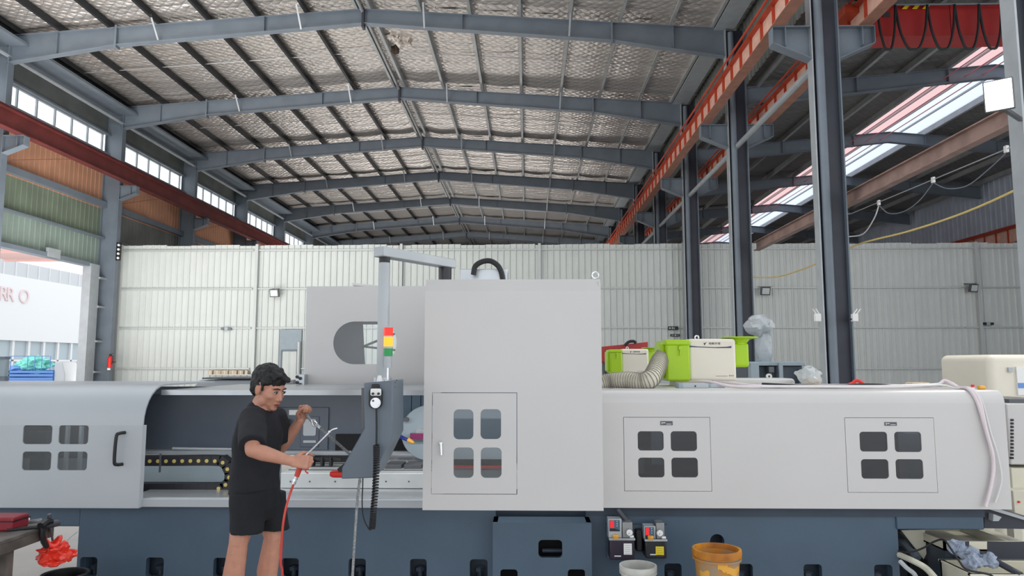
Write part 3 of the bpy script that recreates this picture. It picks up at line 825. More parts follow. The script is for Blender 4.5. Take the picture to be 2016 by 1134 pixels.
# tall guard over the grinding column
YT = 4.6
tx0, tx1 = at(833, 900, YT).x, at(1187, 900, YT).x
tz0, tz1 = at(1000, 1005, YT).z, at(1000, 573, YT).z
dr = rect(851, 774, 1017, 972, YT)
tg = plate('tall_guard', [rc(tx0, tz0, tx1, tz1), rc(dr[0]-0.004, dr[1]-0.004, dr[2]+0.004, dr[3]+0.004)], YT, 0.012, MT['white'], gm)
zt2 = at(1000, 550, YT+0.03).z
MB().prism([(tx0, YT, tz1), (tx0, YT+0.03, zt2), (tx0, YT+1.9, zt2), (tx0, YT+1.9, tz0), (tx0, YT+1.88, tz0), (tx0, YT+1.88, zt2-0.015), (tx0, YT+0.04, zt2-0.015), (tx0, YT+0.012, tz1)], (tx1-tx0, 0, 0)).build('guard_top', MT['white'], tg, ang=10)
MB().box(tx1-0.012, YT+0.012, tz0, tx1, YT+1.88, zt2-0.015).build('guard_side', MT['white'], tg)
MB().box(tx0, YT+0.012, 1.62, tx0+0.012, YT+1.88, zt2-0.015).box(tx0, YT+0.012, tz0, tx0+0.012, YT+0.12, 1.62).build('guard_side', MT['white'], tg)
tw = [rect(893, 806, 932, 865, YT), rect(946, 805.5, 986.5, 864.5, YT), rect(893, 881, 932.5, 941, YT), rect(946.5, 881, 987.5, 941, YT)]
td = plate('access_door', [rc(*dr)] + [rr(*q, 0.03) for q in tw], YT-0.001, 0.012, MT['white'], gm)
panes(tw, YT+0.006, 'tint2', td)
lx = at(868.5, 880, YT).x; lz = at(868, 872, YT).z
MB().cyl((lx, YT-0.02, lz), (lx, YT, lz), 0.012, n=14).bar((lx, YT-0.016, lz+0.005), (lx+0.006, YT-0.024, lz-0.075), 0.012, 0.008, (0,1,0)).build('door_latch', MT['silver'], td, 0.002)
# inside the tall guard
MB().box(tx0+0.05, 5.6, 1.05, tx1-0.1, 5.62, 1.6).build('inner_sheet', MT['guard_blue'], gm)
MB().box(tx0+0.06, 5.25, 0.86, tx1-0.1, 5.6, at(900, 925, 5.25).z).build('inner_table', MT['tbl'], gm)
a = rect(880, 906, 1000, 916, 5.2)
MB().box(a[0], 5.2, a[1], a[2], 5.24, a[3]).build('inner_strip', MT['black'], gm)
a = rect(880, 917, 1000, 922, 5.19)
MB().box(a[0], 5.19, a[1], a[2], 5.24, a[3]).build('inner_strip', MT['redp'], gm)
a = rect(870, 878, 1010, 904, 5.22)
MB().box(a[0], 5.22, a[1], a[2], 5.26, a[3]).build('inner_sheet', MT['whitegrey'], gm)

# rear guard of the column with an oblong viewing window
YR = 6.6
r0 = rect(601, 566, 835, 770, YR)
st = rect(656, 633, 781, 717, YR); rad = (st[3]-st[1])/2
rgx1 = r0[2]+1.2
rear = plate('rear_guard', [rc(r0[0], 0.9, rgx1, r0[3]), rr(*st, rad-0.001, 12)], YR, 0.012, MT['white'], gm)
MB().box(st[0]-0.02, YR+0.006, st[1]-0.02, st[2]+0.02, YR+0.01, st[3]+0.02).build('window_pane', MT['clear'], rear)
MB().box(r0[0], YR+0.012, 0.9, r0[0]+0.012, YR+0.5, r0[3]).box(r0[0], YR, r0[3], rgx1, YR+0.5, r0[3]+0.012).build('guard_side', MT['white'], rear)
e0, e1 = at(712, 640, YR+0.3), at(720, 720, YR+0.3)
MB().prism([(st[0]-0.15, YR+0.3, st[1]-0.15), (e1.x, YR+0.3, st[1]-0.15), (e0.x, YR+0.3, st[3]+0.12), (st[0]-0.15, YR+0.3, st[3]+0.12)], (0, 0.02, 0)).build('inner_sheet', MT['base_dark'], rear)
MB().box(st[0]-0.15, YR+0.3, st[3]-0.01, st[2]+0.1, YR+0.33, st[3]+0.12).build('inner_lintel', MT['dkmach'], rear)
MB().bar((e0.x, YR+0.3, st[1]+0.16), (st[2]+0.05, YR+0.3, st[3]-0.05), 0.02, 0.02).bar((e0.x, YR+0.3, st[1]+0.17), (st[2]+0.05, YR+0.3, st[1]+0.12), 0.02, 0.02).build('brace', MT['black'], rear)
MB().prism([at(692, 557, 6.7), at(745, 562, 6.7), at(745, 565, 6.7), at(694, 562, 6.7)], (0, 0.3, 0)).build('roof_flap', MT['white'], rear)

# junction box and black hose arc on the tall guard
jb = rect(906, 529, 999, 548, 5.6)
MB().box(jb[0], 5.6, zt2, jb[2], 5.9, jb[3]).build('junction_box', MT['alu'], gm, 0.006)
MB().tube(smooth_path([at(932, 541, 5.5), at(936, 524, 5.5), at(950, 515, 5.5), at(966, 514, 5.5), at(980, 523, 5.5), at(987, 536, 5.5), at(990, 552, 5.5)], 6), [0.021]*37, 12).build('black_hose', MT['rubber'], gm)
ee = MB(); c = at(1172, 542, 5.0)
ee.tube([c + V((0.022*math.cos(t), 0, 0.022*math.sin(t))) for t in (2*PI*k/16 for k in range(17))], 0.006, 6)
ee.build('lifting_eye', MT['silver'], gm)

# ---- the work opening: top rail, back guard, sill, table, cable chain
ox0, ox1 = at(262, 880, YG).x, tx0 + 0.05
a = rect(300, 768, 831, 778, 5.1)
MB().box(lg1+0.003, 5.1, a[1], ox1, 5.16, a[3]).box(lg1+0.003, 5.16, a[3]-0.01, ox1, 6.5, a[3]).build('top_rail', MT['alu'], gm)
a = rect(290, 778, 660, 886, 5.9)
MB().box(-4.4, 5.9, a[1], ox1+0.1, 5.92, 1.56).build('back_guard', MT['guard'], gm)
a = rect(290, 886, 831, 894, 5.86)
MB().box(-4.4, 5.80, a[1], ox1, 5.9, a[1]+0.03).build('back_ledge', MT['steel_light'], gm)
MB().box(-4.4, 5.55, 0.80, at(552, 930, 5.55).x, 5.57, a[1]).build('trough_panel', MT['bluegrey'], gm)
MB().box(ox0-0.05, 4.92, ZB-0.01, ox1, 4.96, at(500, 984, 4.92).z).build('sill_lip', MT['whitegrey'], gm)
MB().box(ox0-0.05, 4.96, ZB, ox1, 5.5, at(500, 972, 5.1).z).build('sill_tray', MT['alu'], gm)
MB().cyl(at(340, 883, 5.85), at(560, 886, 5.85), 0.012, n=8).build('guide_rod', MT['steel_light'], gm)
# work table
tb = rect(553, 931, 832, 968, 5.2)
zt_ = tb[3]
MB().box(tb[0], 5.2, 0.82, ox1, 5.88, zt_-0.11).box(tb[0], 5.19, zt_-0.105, ox1, 5.88, zt_).build('work_table', MT['tbl'], gm, 0.004)
for k in range(3):
    MB().box(tb[0]+0.01, 5.32+0.17*k, zt_-0.001, ox1, 5.345+0.17*k, zt_+0.0015).build('table_slot', MT['darkgap'], gm)
b0 = None
for px in (572, 610, 660, 710, 760, 805):
    q = at(px, 948, 5.19)
    if b0 is None: b0 = MB().cyl(q, q+V((0, -0.004, 0)), 0.006, n=8).build('table_bolt', MT['plate'], gm); bq = q
    else: again(b0, gm, q-bq)
a = rect(553, 896, 612, 925, 5.6)
MB().box(a[0], 5.6, zt_, a[2], 5.7, a[3]).build('magnet_block', MT['tbl'], gm, 0.004)
a = rect(614, 897, 700, 922, 5.75)
MB().box(a[0], 5.75, zt_, a[2], 5.78, a[3]).build('clamp_backing', MT['black'], gm)
for px in (622, 640, 657):
    q = at(px, 910, 5.5)
    MB().box(q.x-0.035, 5.5, zt_, q.x-0.02, 5.56, zt_+0.07).bar((q.x-0.03, 5.53, zt_+0.06), (q.x+0.05, 5.53, zt_+0.05), 0.03, 0.02).build('clamp', MT['rubber'], gm)
for px0, px1 in ((702, 752), (757, 790), (795, 830)):
    q0, q1 = at(px0, 914, 5.4), at(px1, 914, 5.4)
    MB().box(q0.x, 5.4, zt_, q1.x, 5.62, zt_+0.03).build('rail_block', MT['plate'], gm, 0.003)
a = rect(752, 893, 835, 915, 5.78)
MB().box(a[0], 5.78, zt_, ox1, 5.79, a[3]).build('splash_plate', MT['silver'], gm)
# inner door on the back guard
ind = rect(540, 802, 646, 886, 5.88)
MB().box(ind[0], 5.88, ind[1], ind[2], 5.9, ind[3]).build('inner_door', MT['guard'], gm, 0.004)
a = rect(592, 820, 628, 880, 5.875); 
MB().box(a[0], 5.87, a[1], a[2], 5.88, a[3]).build('inner_door_frame', MT['guard'], gm, 0.003)
a = rect(597, 825, 622, 858, 5.86); 
plate('inner_door_window', [rr(*a, 0.015)], 5.86, 0.008, MT['whitegrey'], gm)
a = rect(597, 867, 622, 872, 5.86); MB().box(a[0], 5.86, a[1], a[2], 5.87, a[3]).build('inner_door_strip', MT['steel_light'], gm)
a = rect(569, 807, 586, 817, 5.87); MB().box(a[0], 5.87, a[1], a[2], 5.88, a[3]).build('inner_door_label', MT['paper'], gm)
a = rect(536, 826, 566, 850, 5.8); MB().box(a[0], 5.8, a[1], a[2], 5.86, a[3]).build('inner_unit', MT['dkmach'], gm, 0.004)
# dark slide gap, blue bellows and the wheel guard
a = rect(661, 855, 834, 887, 5.87)
MB().box(a[0], 5.86, a[1], ox1+0.1, 5.9, a[3]).build('slide_gap', MT['darkgap'], gm)
a = rect(792, 778, 834, 830, 5.85)
bw = (ox1 + 0.05 - a[0])/6
for k in range(6): MB().box(a[0]+bw*k+0.003, 5.84, a[1]-0.1, a[0]+bw*(k+1)-0.003, 5.86, a[3]+0.02).build('bellow_strip', MT['guard_blue'], gm)
wc = at(846, 850, 5.7)
MB().cyl((wc.x, 5.62, wc.z), (wc.x, 5.75, wc.z), 0.21, n=48).build('wheel_guard', MT['bluegrey'], gm, 0.004)
MB().cyl((wc.x-0.06, 5.60, wc.z), (wc.x-0.06, 5.62, wc.z), 0.035, n=20).build('wheel_hub', MT['alu'], gm)
q = at(800, 826, 5.6); MB().cyl((q.x, 5.58, q.z), (q.x, 5.62, q.z), 0.018, n=14).build('wheel_knob', MT['plate'], gm)
a = rect(808, 853, 834, 864, 5.58); MB().box(a[0], 5.56, a[1], ox1, 5.6, a[3]).build('wheel_plate', MT['magenta'], gm)
MB().tube(smooth_path([at(782, 855, 5.6), at(793, 862, 5.5), at(805, 867, 5.45)], 5), 0.014, 8).build('coolant_tube', MT['navy'], gm)
MB().cyl(at(804, 866, 5.45), at(815, 872, 5.43), 0.018, 0.009, 10).build('coolant_nozzle', MT['gold'], gm)
# cable chain
path = smooth_path([at(255, 908, 5.25), at(330, 908, 5.25), at(425, 908, 5.25), at(442, 916, 5.25), at(450, 930, 5.25), at(450, 945, 5.25), at(441, 957, 5.25), at(425, 962, 5.25), at(330, 962, 5.25), at(255, 962, 5.25)], 12)
cc = MB(); 
chain = MB().bar(at(250, 908, 5.3), at(252, 962, 5.3), 0.03, 0.03, (0, 1, 0)).build('cable_chain', MT['chain'], gm)
acc = 0; step = 0.0592; nxt = step/2
for p, q in zip(path, path[1:]):
    L = (q-p).length
    while acc + L >= nxt:
        c = p + (q-p)*((nxt-acc)/L); d = (q-p).normalized(); n_ = V((d.z, 0, -d.x))
        lk = MB()
        hw = 0.034
        out = 1.18 if (c.x > at(428, 930, 5.25).x) else 1.0
        lk.prism([c - d*step*0.49*1.0 + n_*hw, c + d*step*0.49*1.0 + n_*hw, c + d*step*0.49*out - n_*hw, c - d*step*0.49*out - n_*hw], (0, 0.09, 0))
        if c.z > at(300, 950, 5.25).z or c.x > at(430, 950, 5.25).x:
            lk.mi = 1; lk.cyl(c + V((0, -0.003, 0)), c + V((0, 0.001, 0)), 0.0135, n=10)
        lk.build('chain_link', [MT['chain'], MT['stud']], chain)
        nxt += step
    acc += L
MB().box(at(313, 915, 5.2).x, 5.2, at(313, 930, 5.2).z, at(316, 915, 5.2).x, 5.21, at(313, 893, 5.2).z).build('chain_stay', MT['plate'], gm)

# ================================================================ boom, pendant, hand wheel, signal tower
YP = 4.12
bm_ = thing('pendant_boom', 'light grey swivel boom arm with round tube carrying the control pendant', 'boom arm', at(876, 548, 4.9))
pv = at(876, 549, 4.9); tube_top = at(757, 521, 4.42)
arm_z = tube_top.z + 0.075
MB().cyl((pv.x, 4.9, zt2), (pv.x, 4.9, zt2+0.015), 0.06, n=24).cyl((pv.x, 4.9, zt2+0.015), (pv.x, 4.9, arm_z-0.03), 0.045, n=24).build('pivot', MT['plum2'], bm_, 0.003)
d = (V((tube_top.x, tube_top.y, arm_z)) - V((pv.x, 4.9, arm_z))).normalized()
MB().bar(V((pv.x, 4.9, arm_z)) - d*0.07, V((tube_top.x, tube_top.y, arm_z)) + d*0.055, 0.085, 0.062).build('arm', MT['steel_light'], bm_, 0.006)
MB().cyl((tube_top.x, tube_top.y, arm_z-0.031), (tube_top.x, tube_top.y, arm_z-0.065), 0.034, n=20).build('collar', MT['black'], bm_)
ptop = at(757, 748, 4.3).z
MB().cyl((tube_top.x, tube_top.y, arm_z-0.065), (tube_top.x, tube_top.y, ptop-0.02), 0.0355, n=28).build('drop_tube', MT['steel_light'], bm_)

pd = thing('control_pendant', 'blue-grey sheet metal control pendant with slanted underside hanging from the boom tube', 'control panel', (tube_top.x, 4.3, 1.1))
DP = 0.36
P2 = [at(716, 754, YP), at(773, 749, YP), at(773, 858, YP), at(733, 941, YP), at(672, 943, YP), at(673, 921, YP), at(717, 844, YP)]
MB().prism(P2, (0, DP, 0)).build('housing', MT['pend'], pd, 0.006)
sp = [at(711.5, 764, YP+0.03), at(716.5, 764, YP+0.03), at(717, 843, YP+0.03), at(711.5, 846, YP+0.03)]
MB().prism(sp, (0, DP-0.06, 0)).build('screen_bezel', MT['plate'], pd)
MB().cyl((tube_top.x, tube_top.y, P2[0].z-0.01), (tube_top.x, tube_top.y, P2[0].z+0.025), 0.055, n=24).build('tube_flange', MT['alu'], pd)
for px, py in ((778, 753), (789, 749), (778, 762)):
    q = at(px, py, 4.2); MB().cyl((P2[1].x, q.y+0.04*(px-778)/10, q.z), (P2[1].x+0.003, q.y+0.04*(px-778)/10, q.z), 0.004, n=8).build('screw', MT['plate'], pd)
gp0, gp1 = at(663, 933, YP+0.2), at(680, 931, YP+0.2)
MB().lathe((gp0.x, YP+0.2, gp0.z), [(0.001, -0.042), (0.014, -0.038), (0.021, -0.022), (0.022, 0.0), (0.022, 0.05)], 20, 'x').build('red_grip', MT['redp'], pd)
MB().bar(gp0 + V((0.02, 0, 0.01)), at(700, 905, YP+0.2), 0.035, 0.05).build('grip_bracket', MT['black'], pd, 0.004)
# hand wheel unit
hw = thing('hand_wheel_unit', 'black hand-held jog wheel with silver dial hanging on the pendant front', 'jog wheel', at(740, 780, YP))
ha_ = rect(728.5, 762, 753.5, 804, YP)
plate('body', [rr(*ha_, 0.03)], YP-0.035, 0.035, MT['black'], hw, bevel=0.004)
a = rect(733, 756, 747, 764, YP); MB().box(a[0], YP-0.02, a[1], a[2], YP, a[3]).build('hanger', MT['black'], hw, 0.003)
a = rect(729.5, 765, 750.5, 779, YP-0.036); plate('face_label', [rr(*a, 0.008)], YP-0.038, 0.003, MT['paper'], hw)
for px in (734.5, 745.5):
    q = at(px, 775, YP-0.04); MB().cyl((q.x, YP-0.05, q.z), (q.x, YP-0.037, q.z), 0.007, n=12).build('selector_knob', MT['black'], hw)
q = at(740, 793, YP-0.04)
MB().cyl((q.x, YP-0.052, q.z), (q.x, YP-0.035, q.z), 0.029, n=32).cyl((q.x, YP-0.057, q.z), (q.x, YP-0.052, q.z), 0.023, n=32).build('dial', MT['silver'], hw)
MB().cyl((q.x-0.012, YP-0.062, q.z+0.012), (q.x-0.012, YP-0.057, q.z+0.012), 0.006, n=10).build('dial_grip', MT['plate'], hw)
cb = [at(741, 803, YP-0.03), at(741.5, 840, YP-0.03), at(741, 876, YP-0.03)]
MB().tube(cb, 0.0055, 8).build('cable', MT['rubber'], hw)
ctrl = smooth_path([at(741, 876, YP-0.04), at(741, 910, YP-0.06), at(739, 960, YP-0.06), at(735, 1010, YP-0.05), at(732.5, 1040, YP-0.04)], 8)
hel = []; TN = 36
for k in range(TN*8+1):
    t = k/(TN*8); i = min(int(t*(len(ctrl)-1)), len(ctrl)-2); p = ctrl[i].lerp(ctrl[i+1], t*(len(ctrl)-1)-i)
    an = 2*PI*k/8; hel.append(p + V((0.014*math.cos(an), 0.014*math.sin(an), 0)))
MB().tube(hel, 0.0056, 6).build('coiled_cable', MT['rubber'], hw)
MB().tube(smooth_path([at(732.5, 1040, YP-0.04), at(727, 1042, YP-0.03), at(716, 1020, YP), at(713, 990, YP+0.05), at(714, 960, YP+0.1), at(714.5, 940, YP+0.1)], 6), 0.0035, 6).build('return_cable', MT['rubber'], hw)
# signal tower
sx = at(764, 700, 4.3)
tw_ = thing('signal_tower', 'small red, amber and green signal light tower with amber lit, beside the boom tube', 'signal light', (sx.x, 4.3, P2[0].z))
z_ = lambda y: at(764, y, 4.3).z
MB().cyl((sx.x, 4.3, P2[0].z), (sx.x, 4.3, P2[0].z+0.012), 0.03, n=20).cyl((sx.x, 4.3, P2[0].z), (sx.x, 4.3, z_(724)), 0.006, n=10).build('stem', MT['silver'], tw_)
MB().cyl((sx.x, 4.3, z_(724)), (sx.x, 4.3, z_(700)), 0.023, n=20).build('socket', MT['steel_light'], tw_)
MB().cyl((sx.x, 4.3, z_(701)), (sx.x, 4.3, z_(686)), 0.027, n=24).build('green_lens', MT['grnlens'], tw_)
MB().cyl((sx.x, 4.3, z_(682)), (sx.x, 4.3, z_(663)), 0.027, n=24).build('amber_lens', MT['amber'], tw_)
MB().cyl((sx.x, 4.3, z_(661)), (sx.x, 4.3, z_(645)), 0.027, n=24).build('red_lens', MT['redlens'], tw_)
MB().cyl((sx.x, 4.3, z_(686)), (sx.x, 4.3, z_(682)), 0.0285, n=24).cyl((sx.x, 4.3, z_(663)), (sx.x, 4.3, z_(661)), 0.0285, n=24).cyl((sx.x, 4.3, z_(645)), (sx.x, 4.3, z_(643)), 0.024, n=24).build('ring', MT['steel_light'], tw_)
# small breather block beside the tower
t = thing('cable_gland', 'small clear cable gland on the pendant top left of the signal tower stem', 'cable gland', (sx.x-0.045, 4.3, P2[0].z))
MB().cyl((sx.x-0.04, 4.26, P2[0].z), (sx.x-0.04, 4.26, P2[0].z+0.04), 0.02, 0.01, 14).build('body', MT['paper'], t)
# ================================================================ FUME COLLECTORS AND DUCT
def collector(name, label, Y, bx, box_px, body_px, fun_px, loc_label):
    """lime service box at the left, cream body, lime funnel outlet at the right"""
    gx = rect(*box_px, Y); cx = rect(*body_px, Y+0.04)
    s = (gx[3]-gx[1])/0.335
    t = thing(name, label, 'fume collector', ((gx[0]+cx[2])/2, Y+0.2, gx[1]), 'lime and cream fume collectors')
    D = 0.42*s
    MB().box(gx[0], Y, gx[1], gx[2], Y+D, gx[3]-0.03*s).build('service_box', MT['lime'], t, 0.016*s, seg=3)
    MB().box(gx[0]-0.008*s, Y-0.012*s, gx[3]-0.045*s, gx[2]+0.003*s, Y+D, gx[3]).build('lid', MT['lime'], t, 0.012*s, seg=3)
    MB().box(gx[0]-0.035*s, Y+0.06*s, gx[1]+0.02*s, gx[0]+0.02*s, Y+D*0.9, gx[3]-0.02*s).build('intake_box', MT['lime'], t, 0.03*s, seg=3)
    MB().box(gx[2]-0.004, Y+0.03*s, cx[1], cx[2], Y+D, cx[3]).build('body', MT['cream'], t, 0.026*s, seg=4)
    lx = (gx[0]*0.42+gx[2]*0.58); lz = gx[3]-0.055*s
    MB().box(lx-0.014*s, Y-0.016*s, lz-0.03*s, lx+0.014*s, Y, lz+0.006*s).bar((lx+0.004*s, Y-0.014*s, lz-0.02*s), (lx-0.006*s, Y-0.022*s, lz-0.075*s), 0.012*s, 0.008*s, (0,1,0)).build('latch', MT['lime'], t, 0.003*s)
    W = cx[2]-gx[2]; yf = Y+0.03*s
    zs = cx[3]-0.072*s
    top = [(0.0, 0.016), (0.2, 0.008), (0.55, 0.003), (0.8, 0.006), (0.9, 0.012)]; bot = [(0.9, -0.004), (0.6, -0.004), (0.3, 0.0), (0.0, 0.004)]
    MB().prism([(gx[2]+W*u, yf-0.002, zs+v*s) for u, v in top + bot], (0, 0.003, 0)).build('swoosh_stripe', MT['stripe'], t)
    bx_ = gx[2]+W*0.31; bz = cx[3]-0.05*s
    MB().prism([(bx_+u*s*0.9, yf-0.002, bz+v*s*0.9) for u, v in ((0.0, 0.022), (0.006, 0.014), (0.03, 0.026), (0.018, 0.012), (0.011, 0.004), (0.014, -0.004), (0.004, 0.0), (0.002, 0.012))], (0, 0.003, 0)).build('bird_emblem', MT['ink'], t)
    text('lettering', '恒新环保', 0.021*s, MT['ink'], t, lambda x, z, d: (bx_+0.042*s+x*1.15, yf-0.0015-d, bz+0.003*s+z))
    MB().box(gx[2]+W*0.55, yf-0.001, cx[1]+0.038*s, gx[2]+W*0.80, yf+0.001, cx[1]+0.041*s).build('rule_line', MT['plate'], t)
    for k in range(3): MB().prism([(gx[2]+W*0.83+0.014*s*k+u*s, yf-0.0015, cx[1]+0.035*s+v*s) for u, v in ((0, 0.012), (0.008, 0.013), (0.006, 0.0), (0.003, 0.006))], (0, 0.002, 0)).build('print_mark', MT['ink'], t)
    # outlet funnel on an elbow
    fx0, fx1 = at(fun_px[0], fun_px[2], Y+0.1).x, at(fun_px[1], fun_px[2], Y+0.1).x
    fz = at(fun_px[0], fun_px[2], Y+0.1).z
    fc = (fx0+fx1)/2; R = (fx1-fx0)/2; yc = Y+0.18*s
    rp = R*0.40
    MB().lathe((fc, yc, 0), [(0.001, fz-0.03*s), (rp*0.95, fz-0.03*s), (R*0.6, fz-0.004*s), (R, fz), (R, fz-0.008*s), (R*0.55, fz-0.022*s), (rp, fz-0.05*s), (rp, fz-0.06*s)], 28).build('funnel', MT['lime'], t)
    zl = at(fun_px[0], fun_px[3], Y+0.1).z
    MB().box(fc-rp*1.02, yc-rp, zl, fc+rp*1.02, yc+rp, fz-0.05*s).build('outlet_box', MT['lime'], t, rp*0.35, seg=4)
    MB().box(cx[2]-0.01, yc-rp*0.8, zl+0.05*s, fc, yc+rp*0.8, fz-0.1*s).build('outlet_neck', MT['lime'], t)
    ex = (gx[2]+W*0.26); MB().tube([(ex+0.016*s*math.cos(a), yc, cx[3]+0.014*s+0.016*s*math.sin(a)) for a in (2*PI*k/14 for k in range(15))], 0.006*s, 6).cyl((ex, yc, cx[3]-0.004), (ex, yc, cx[3]+0.004*s), 0.012*s, n=10).build('eye_bolt', MT['silver'], t)
    MB().box(gx[2]-0.1*s, Y+0.08*s, gx[1]-0.05*s, gx[2]+W*0.8, Y+D*0.9, gx[1]+0.01).build('foot_frame', MT['cream'], t)
    return gx, cx
z_r0 = z_r
collector('fume_collector', 'larger lime green and cream fume collector on the right guard, joined to the ribbed duct', 5.62, 0, (1312, 669, 1359, 750), (1358, 667, 1449, 750), (1422, 1497, 663, 723), '')
collector('fume_collector', 'smaller lime green and cream fume collector further back, left of the larger one', 8.2, 0, (1201, 688, 1225, 735), (1224, 687, 1277, 736), (1264, 1300, 684, 718), '')
# machine behind that carries the rear collector
t = thing('rear_machine_bed', 'pale grey machine bed behind the guard under the smaller fume collector', 'machine', (1.5, 8.6, 0))
q0, q1 = at(1150, 740, 8.1), at(1345, 740, 8.1)
MB().box(q0.x, 8.1, 0, q1.x, 9.2, at(1250, 741, 8.1).z-0.02).build('bed', MT['whitegrey'], t, 0.02)
MB().box(q0.x, 8.05, 0.9, q1.x, 8.1, 1.3).build('front_plate', MT['bluegrey'], t, 0.01)
t = thing('red_beam', 'dark red steel box beam lying behind the smaller fume collector', 'beam', at(1225, 690, 10))
MB().prism([at(1150, 686, 10), at(1276, 673, 10), at(1276, 708, 10), at(1150, 716, 10)], (0, 0.5, 0)).build('box_beam', MT['red'], t, 0.01)
MB().box(at(1190, 700, 10).x, 10.05, 0, at(1200, 700, 10).x, 10.35, at(1200, 709, 10).z).box(at(1262, 700, 10).x, 10.05, 0, at(1272, 700, 10).x, 10.35, at(1270, 706, 10).z).build('trestle', MT['steel_dark'], t)
tag(MB().tube(smooth_path([at(1230, 680, 9.95), at(1238, 673, 9.95), at(1248, 672, 9.95), at(1252, 676, 9.95)], 4), 0.02, 8).build('black_strap', MT['rubber']), 'black strap looped over the dark red beam', 'strap')
# ribbed duct
dp = smooth_path([at(1180, 757, 5.35), at(1205, 752, 5.35), at(1235, 750, 5.3), at(1262, 752, 5.25), at(1281, 745, 5.25), at(1292, 727, 5.4), at(1298, 712, 5.6), at(1304, 704, 5.78)], 12)
t = thing('ribbed_duct', 'translucent ribbed flexible duct curving into the larger fume collector', 'duct', at(1240, 760, 5.3))
rad = []
for i in range(len(dp)): rad.append(0.062 + 0.006*math.sin(i*2.3))
MB().tube(dp, [0.064]*len(dp), 20).build('duct_skin', MT['duct'], t, ang=180)
r0_ = None
acc = 0; 
for i in range(1, len(dp)-1, 2):
    d_ = (dp[i+1]-dp[i-1]).normalized(); a_ = d_.orthogonal().normalized(); b_ = d_.cross(a_)
    MB().tube([dp[i] + (a_*math.cos(u)+b_*math.sin(u))*0.066 for u in (2*PI*k/20 for k in range(21))], 0.0038, 5).build('wire_ring', MT['wire'], t)
MB().cyl(dp[-1], dp[-1] + (dp[-1]-dp[-2]).normalized()*0.05, 0.069, n=20).build('clamp_band', MT['plate'], t)
q = at(1204, 765, 5.2); MB().box(q.x-0.012, 5.2, q.z-0.012, q.x+0.012, 5.22, q.z+0.012).build('clamp_screw', MT['plate'], t)

# ================================================================ THINGS LYING ON THE RIGHT GUARD
def lay(px, py, Y): 
    p = at(px, py, Y); return p
t = thing('conduit_box', 'pale grey flat conduit box under the larger fume collector', 'conduit box', at(1365, 768, 5.3))
a = rect(1344, 762, 1395, 773, 5.25); MB().box(a[0], 5.25, z_r, a[2], 5.36, z_r+0.035).build('body', MT['whitegrey'], t, 0.004)
MB().box(a[0]-0.03, 5.245, z_r, a[0]+0.002, 5.365, z_r+0.037).build('end_cap', MT['bluegrey'], t, 0.003)
q = at(1369, 770, 5.25); MB().cyl((q.x, 5.247, z_r+0.015), (q.x, 5.25, z_r+0.015), 0.006, n=10).build('screw', MT['black'], t)
t = thing('conduit_box', 'second pale conduit box right of the first, partly covered by hoses', 'conduit box', at(1415, 768, 5.4))
a = rect(1397, 762, 1428, 773, 5.32); MB().box(a[0], 5.32, z_r, a[2], 5.45, z_r+0.03).build('body', MT['whitegrey'], t, 0.004)
MB().box(a[0]-0.012, 5.318, z_r, a[0]+0.01, 5.452, z_r+0.032).build('end_cap', MT['bluegrey'], t, 0.003)
def hose(name, label, cat, pts, r, m, group=None):
    o = MB().tube(smooth_path(pts, 8), r, 8).build(name, MT[m]); return tag(o, label, cat, group)
zt_top = z_r + 0.012
def on(px, Y, dz=0.0):
    p = at(px, 765, Y); return V((p.x, Y, zt_top + dz))
def rp(px, deg):
    a = math.radians(deg); Y = YG + R2 - (R2+0.013)*math.cos(a); z = z_r - R2 + (R2+0.013)*math.sin(a)
    return V((at(px, 780, Y).x, Y, z))
hose('pale_hose', 'pale pink hose from the larger collector, arched highest at the guard’s right end', 'hose',
     [at(1358, 752, 5.6), on(1395, 5.4, .03), on(1450, 5.25), on(1560, 5.22), on(1700, 5.2), on(1800, 5.2, .01), at(1845, 757, 5.2), at(1861, 749, 5.2), at(1885, 762, 5.12), rp(1903, 88), rp(1914, 45), rp(1924, 0), at(1936, 830, 4.88), at(1950, 880, 4.88), at(1956, 920, 4.88), at(1950, 960, 4.88), at(1940, 998, 4.87)], 0.011, 'pinkcable')
hose('pale_hose', 'second pale pink hose, hanging just right of the arched one on the guard end', 'hose',
     [at(1404, 752, 5.66), on(1440, 5.5, .02), on(1500, 5.34), on(1620, 5.3), on(1740, 5.28), on(1835, 5.26, .01), at(1866, 752, 5.22), at(1890, 764, 5.1), rp(1908, 88), rp(1919, 45), rp(1929, 0), at(1942, 850, 4.875), at(1955, 900, 4.875), at(1953, 945, 4.875), at(1944, 985, 4.87)], 0.011, 'pinkcable')
hose('pale_hose', 'thin white hose hanging furthest right on the guard front, ending above the lower edge', 'hose',
     [on(1500, 5.2), on(1640, 5.16), on(1760, 5.15), at(1850, 758, 5.15), at(1880, 764, 5.1), rp(1911, 88), rp(1923, 45), rp(1934, 0), at(1950, 850, 4.88), at(1964, 895, 4.88), at(1972, 940, 4.88), at(1966, 970, 4.88), at(1959, 990, 4.88)], 0.006, 'whitec')
hose('pale_hose', 'thin white cable lying slack between the collector and the hoses', 'hose',
     [at(1404, 754, 5.62), at(1440, 762, 5.4), on(1490, 5.3), on(1540, 5.2), on(1600, 5.17), on(1660, 5.2)], 0.005, 'whitec')
hose('black_cable', 'black cable lying along the back of the right guard top', 'cable',
     [on(1500, 5.6, .01), on(1580, 5.5), on(1660, 5.5), at(1695, 757, 5.5), at(1740, 758, 5.5), at(1790, 763, 5.5), at(1838, 757, 5.5), at(1850, 758, 5.55)], 0.009, 'rubber')
hose('red_cable', 'red cable hooped up behind the guard at the foot of the widest column', 'cable',
     [on(1672, 5.7), at(1678, 755, 5.7), at(1687, 749, 5.7), at(1697, 754, 5.7), at(1702, 760, 5.7)], 0.014, 'redp')
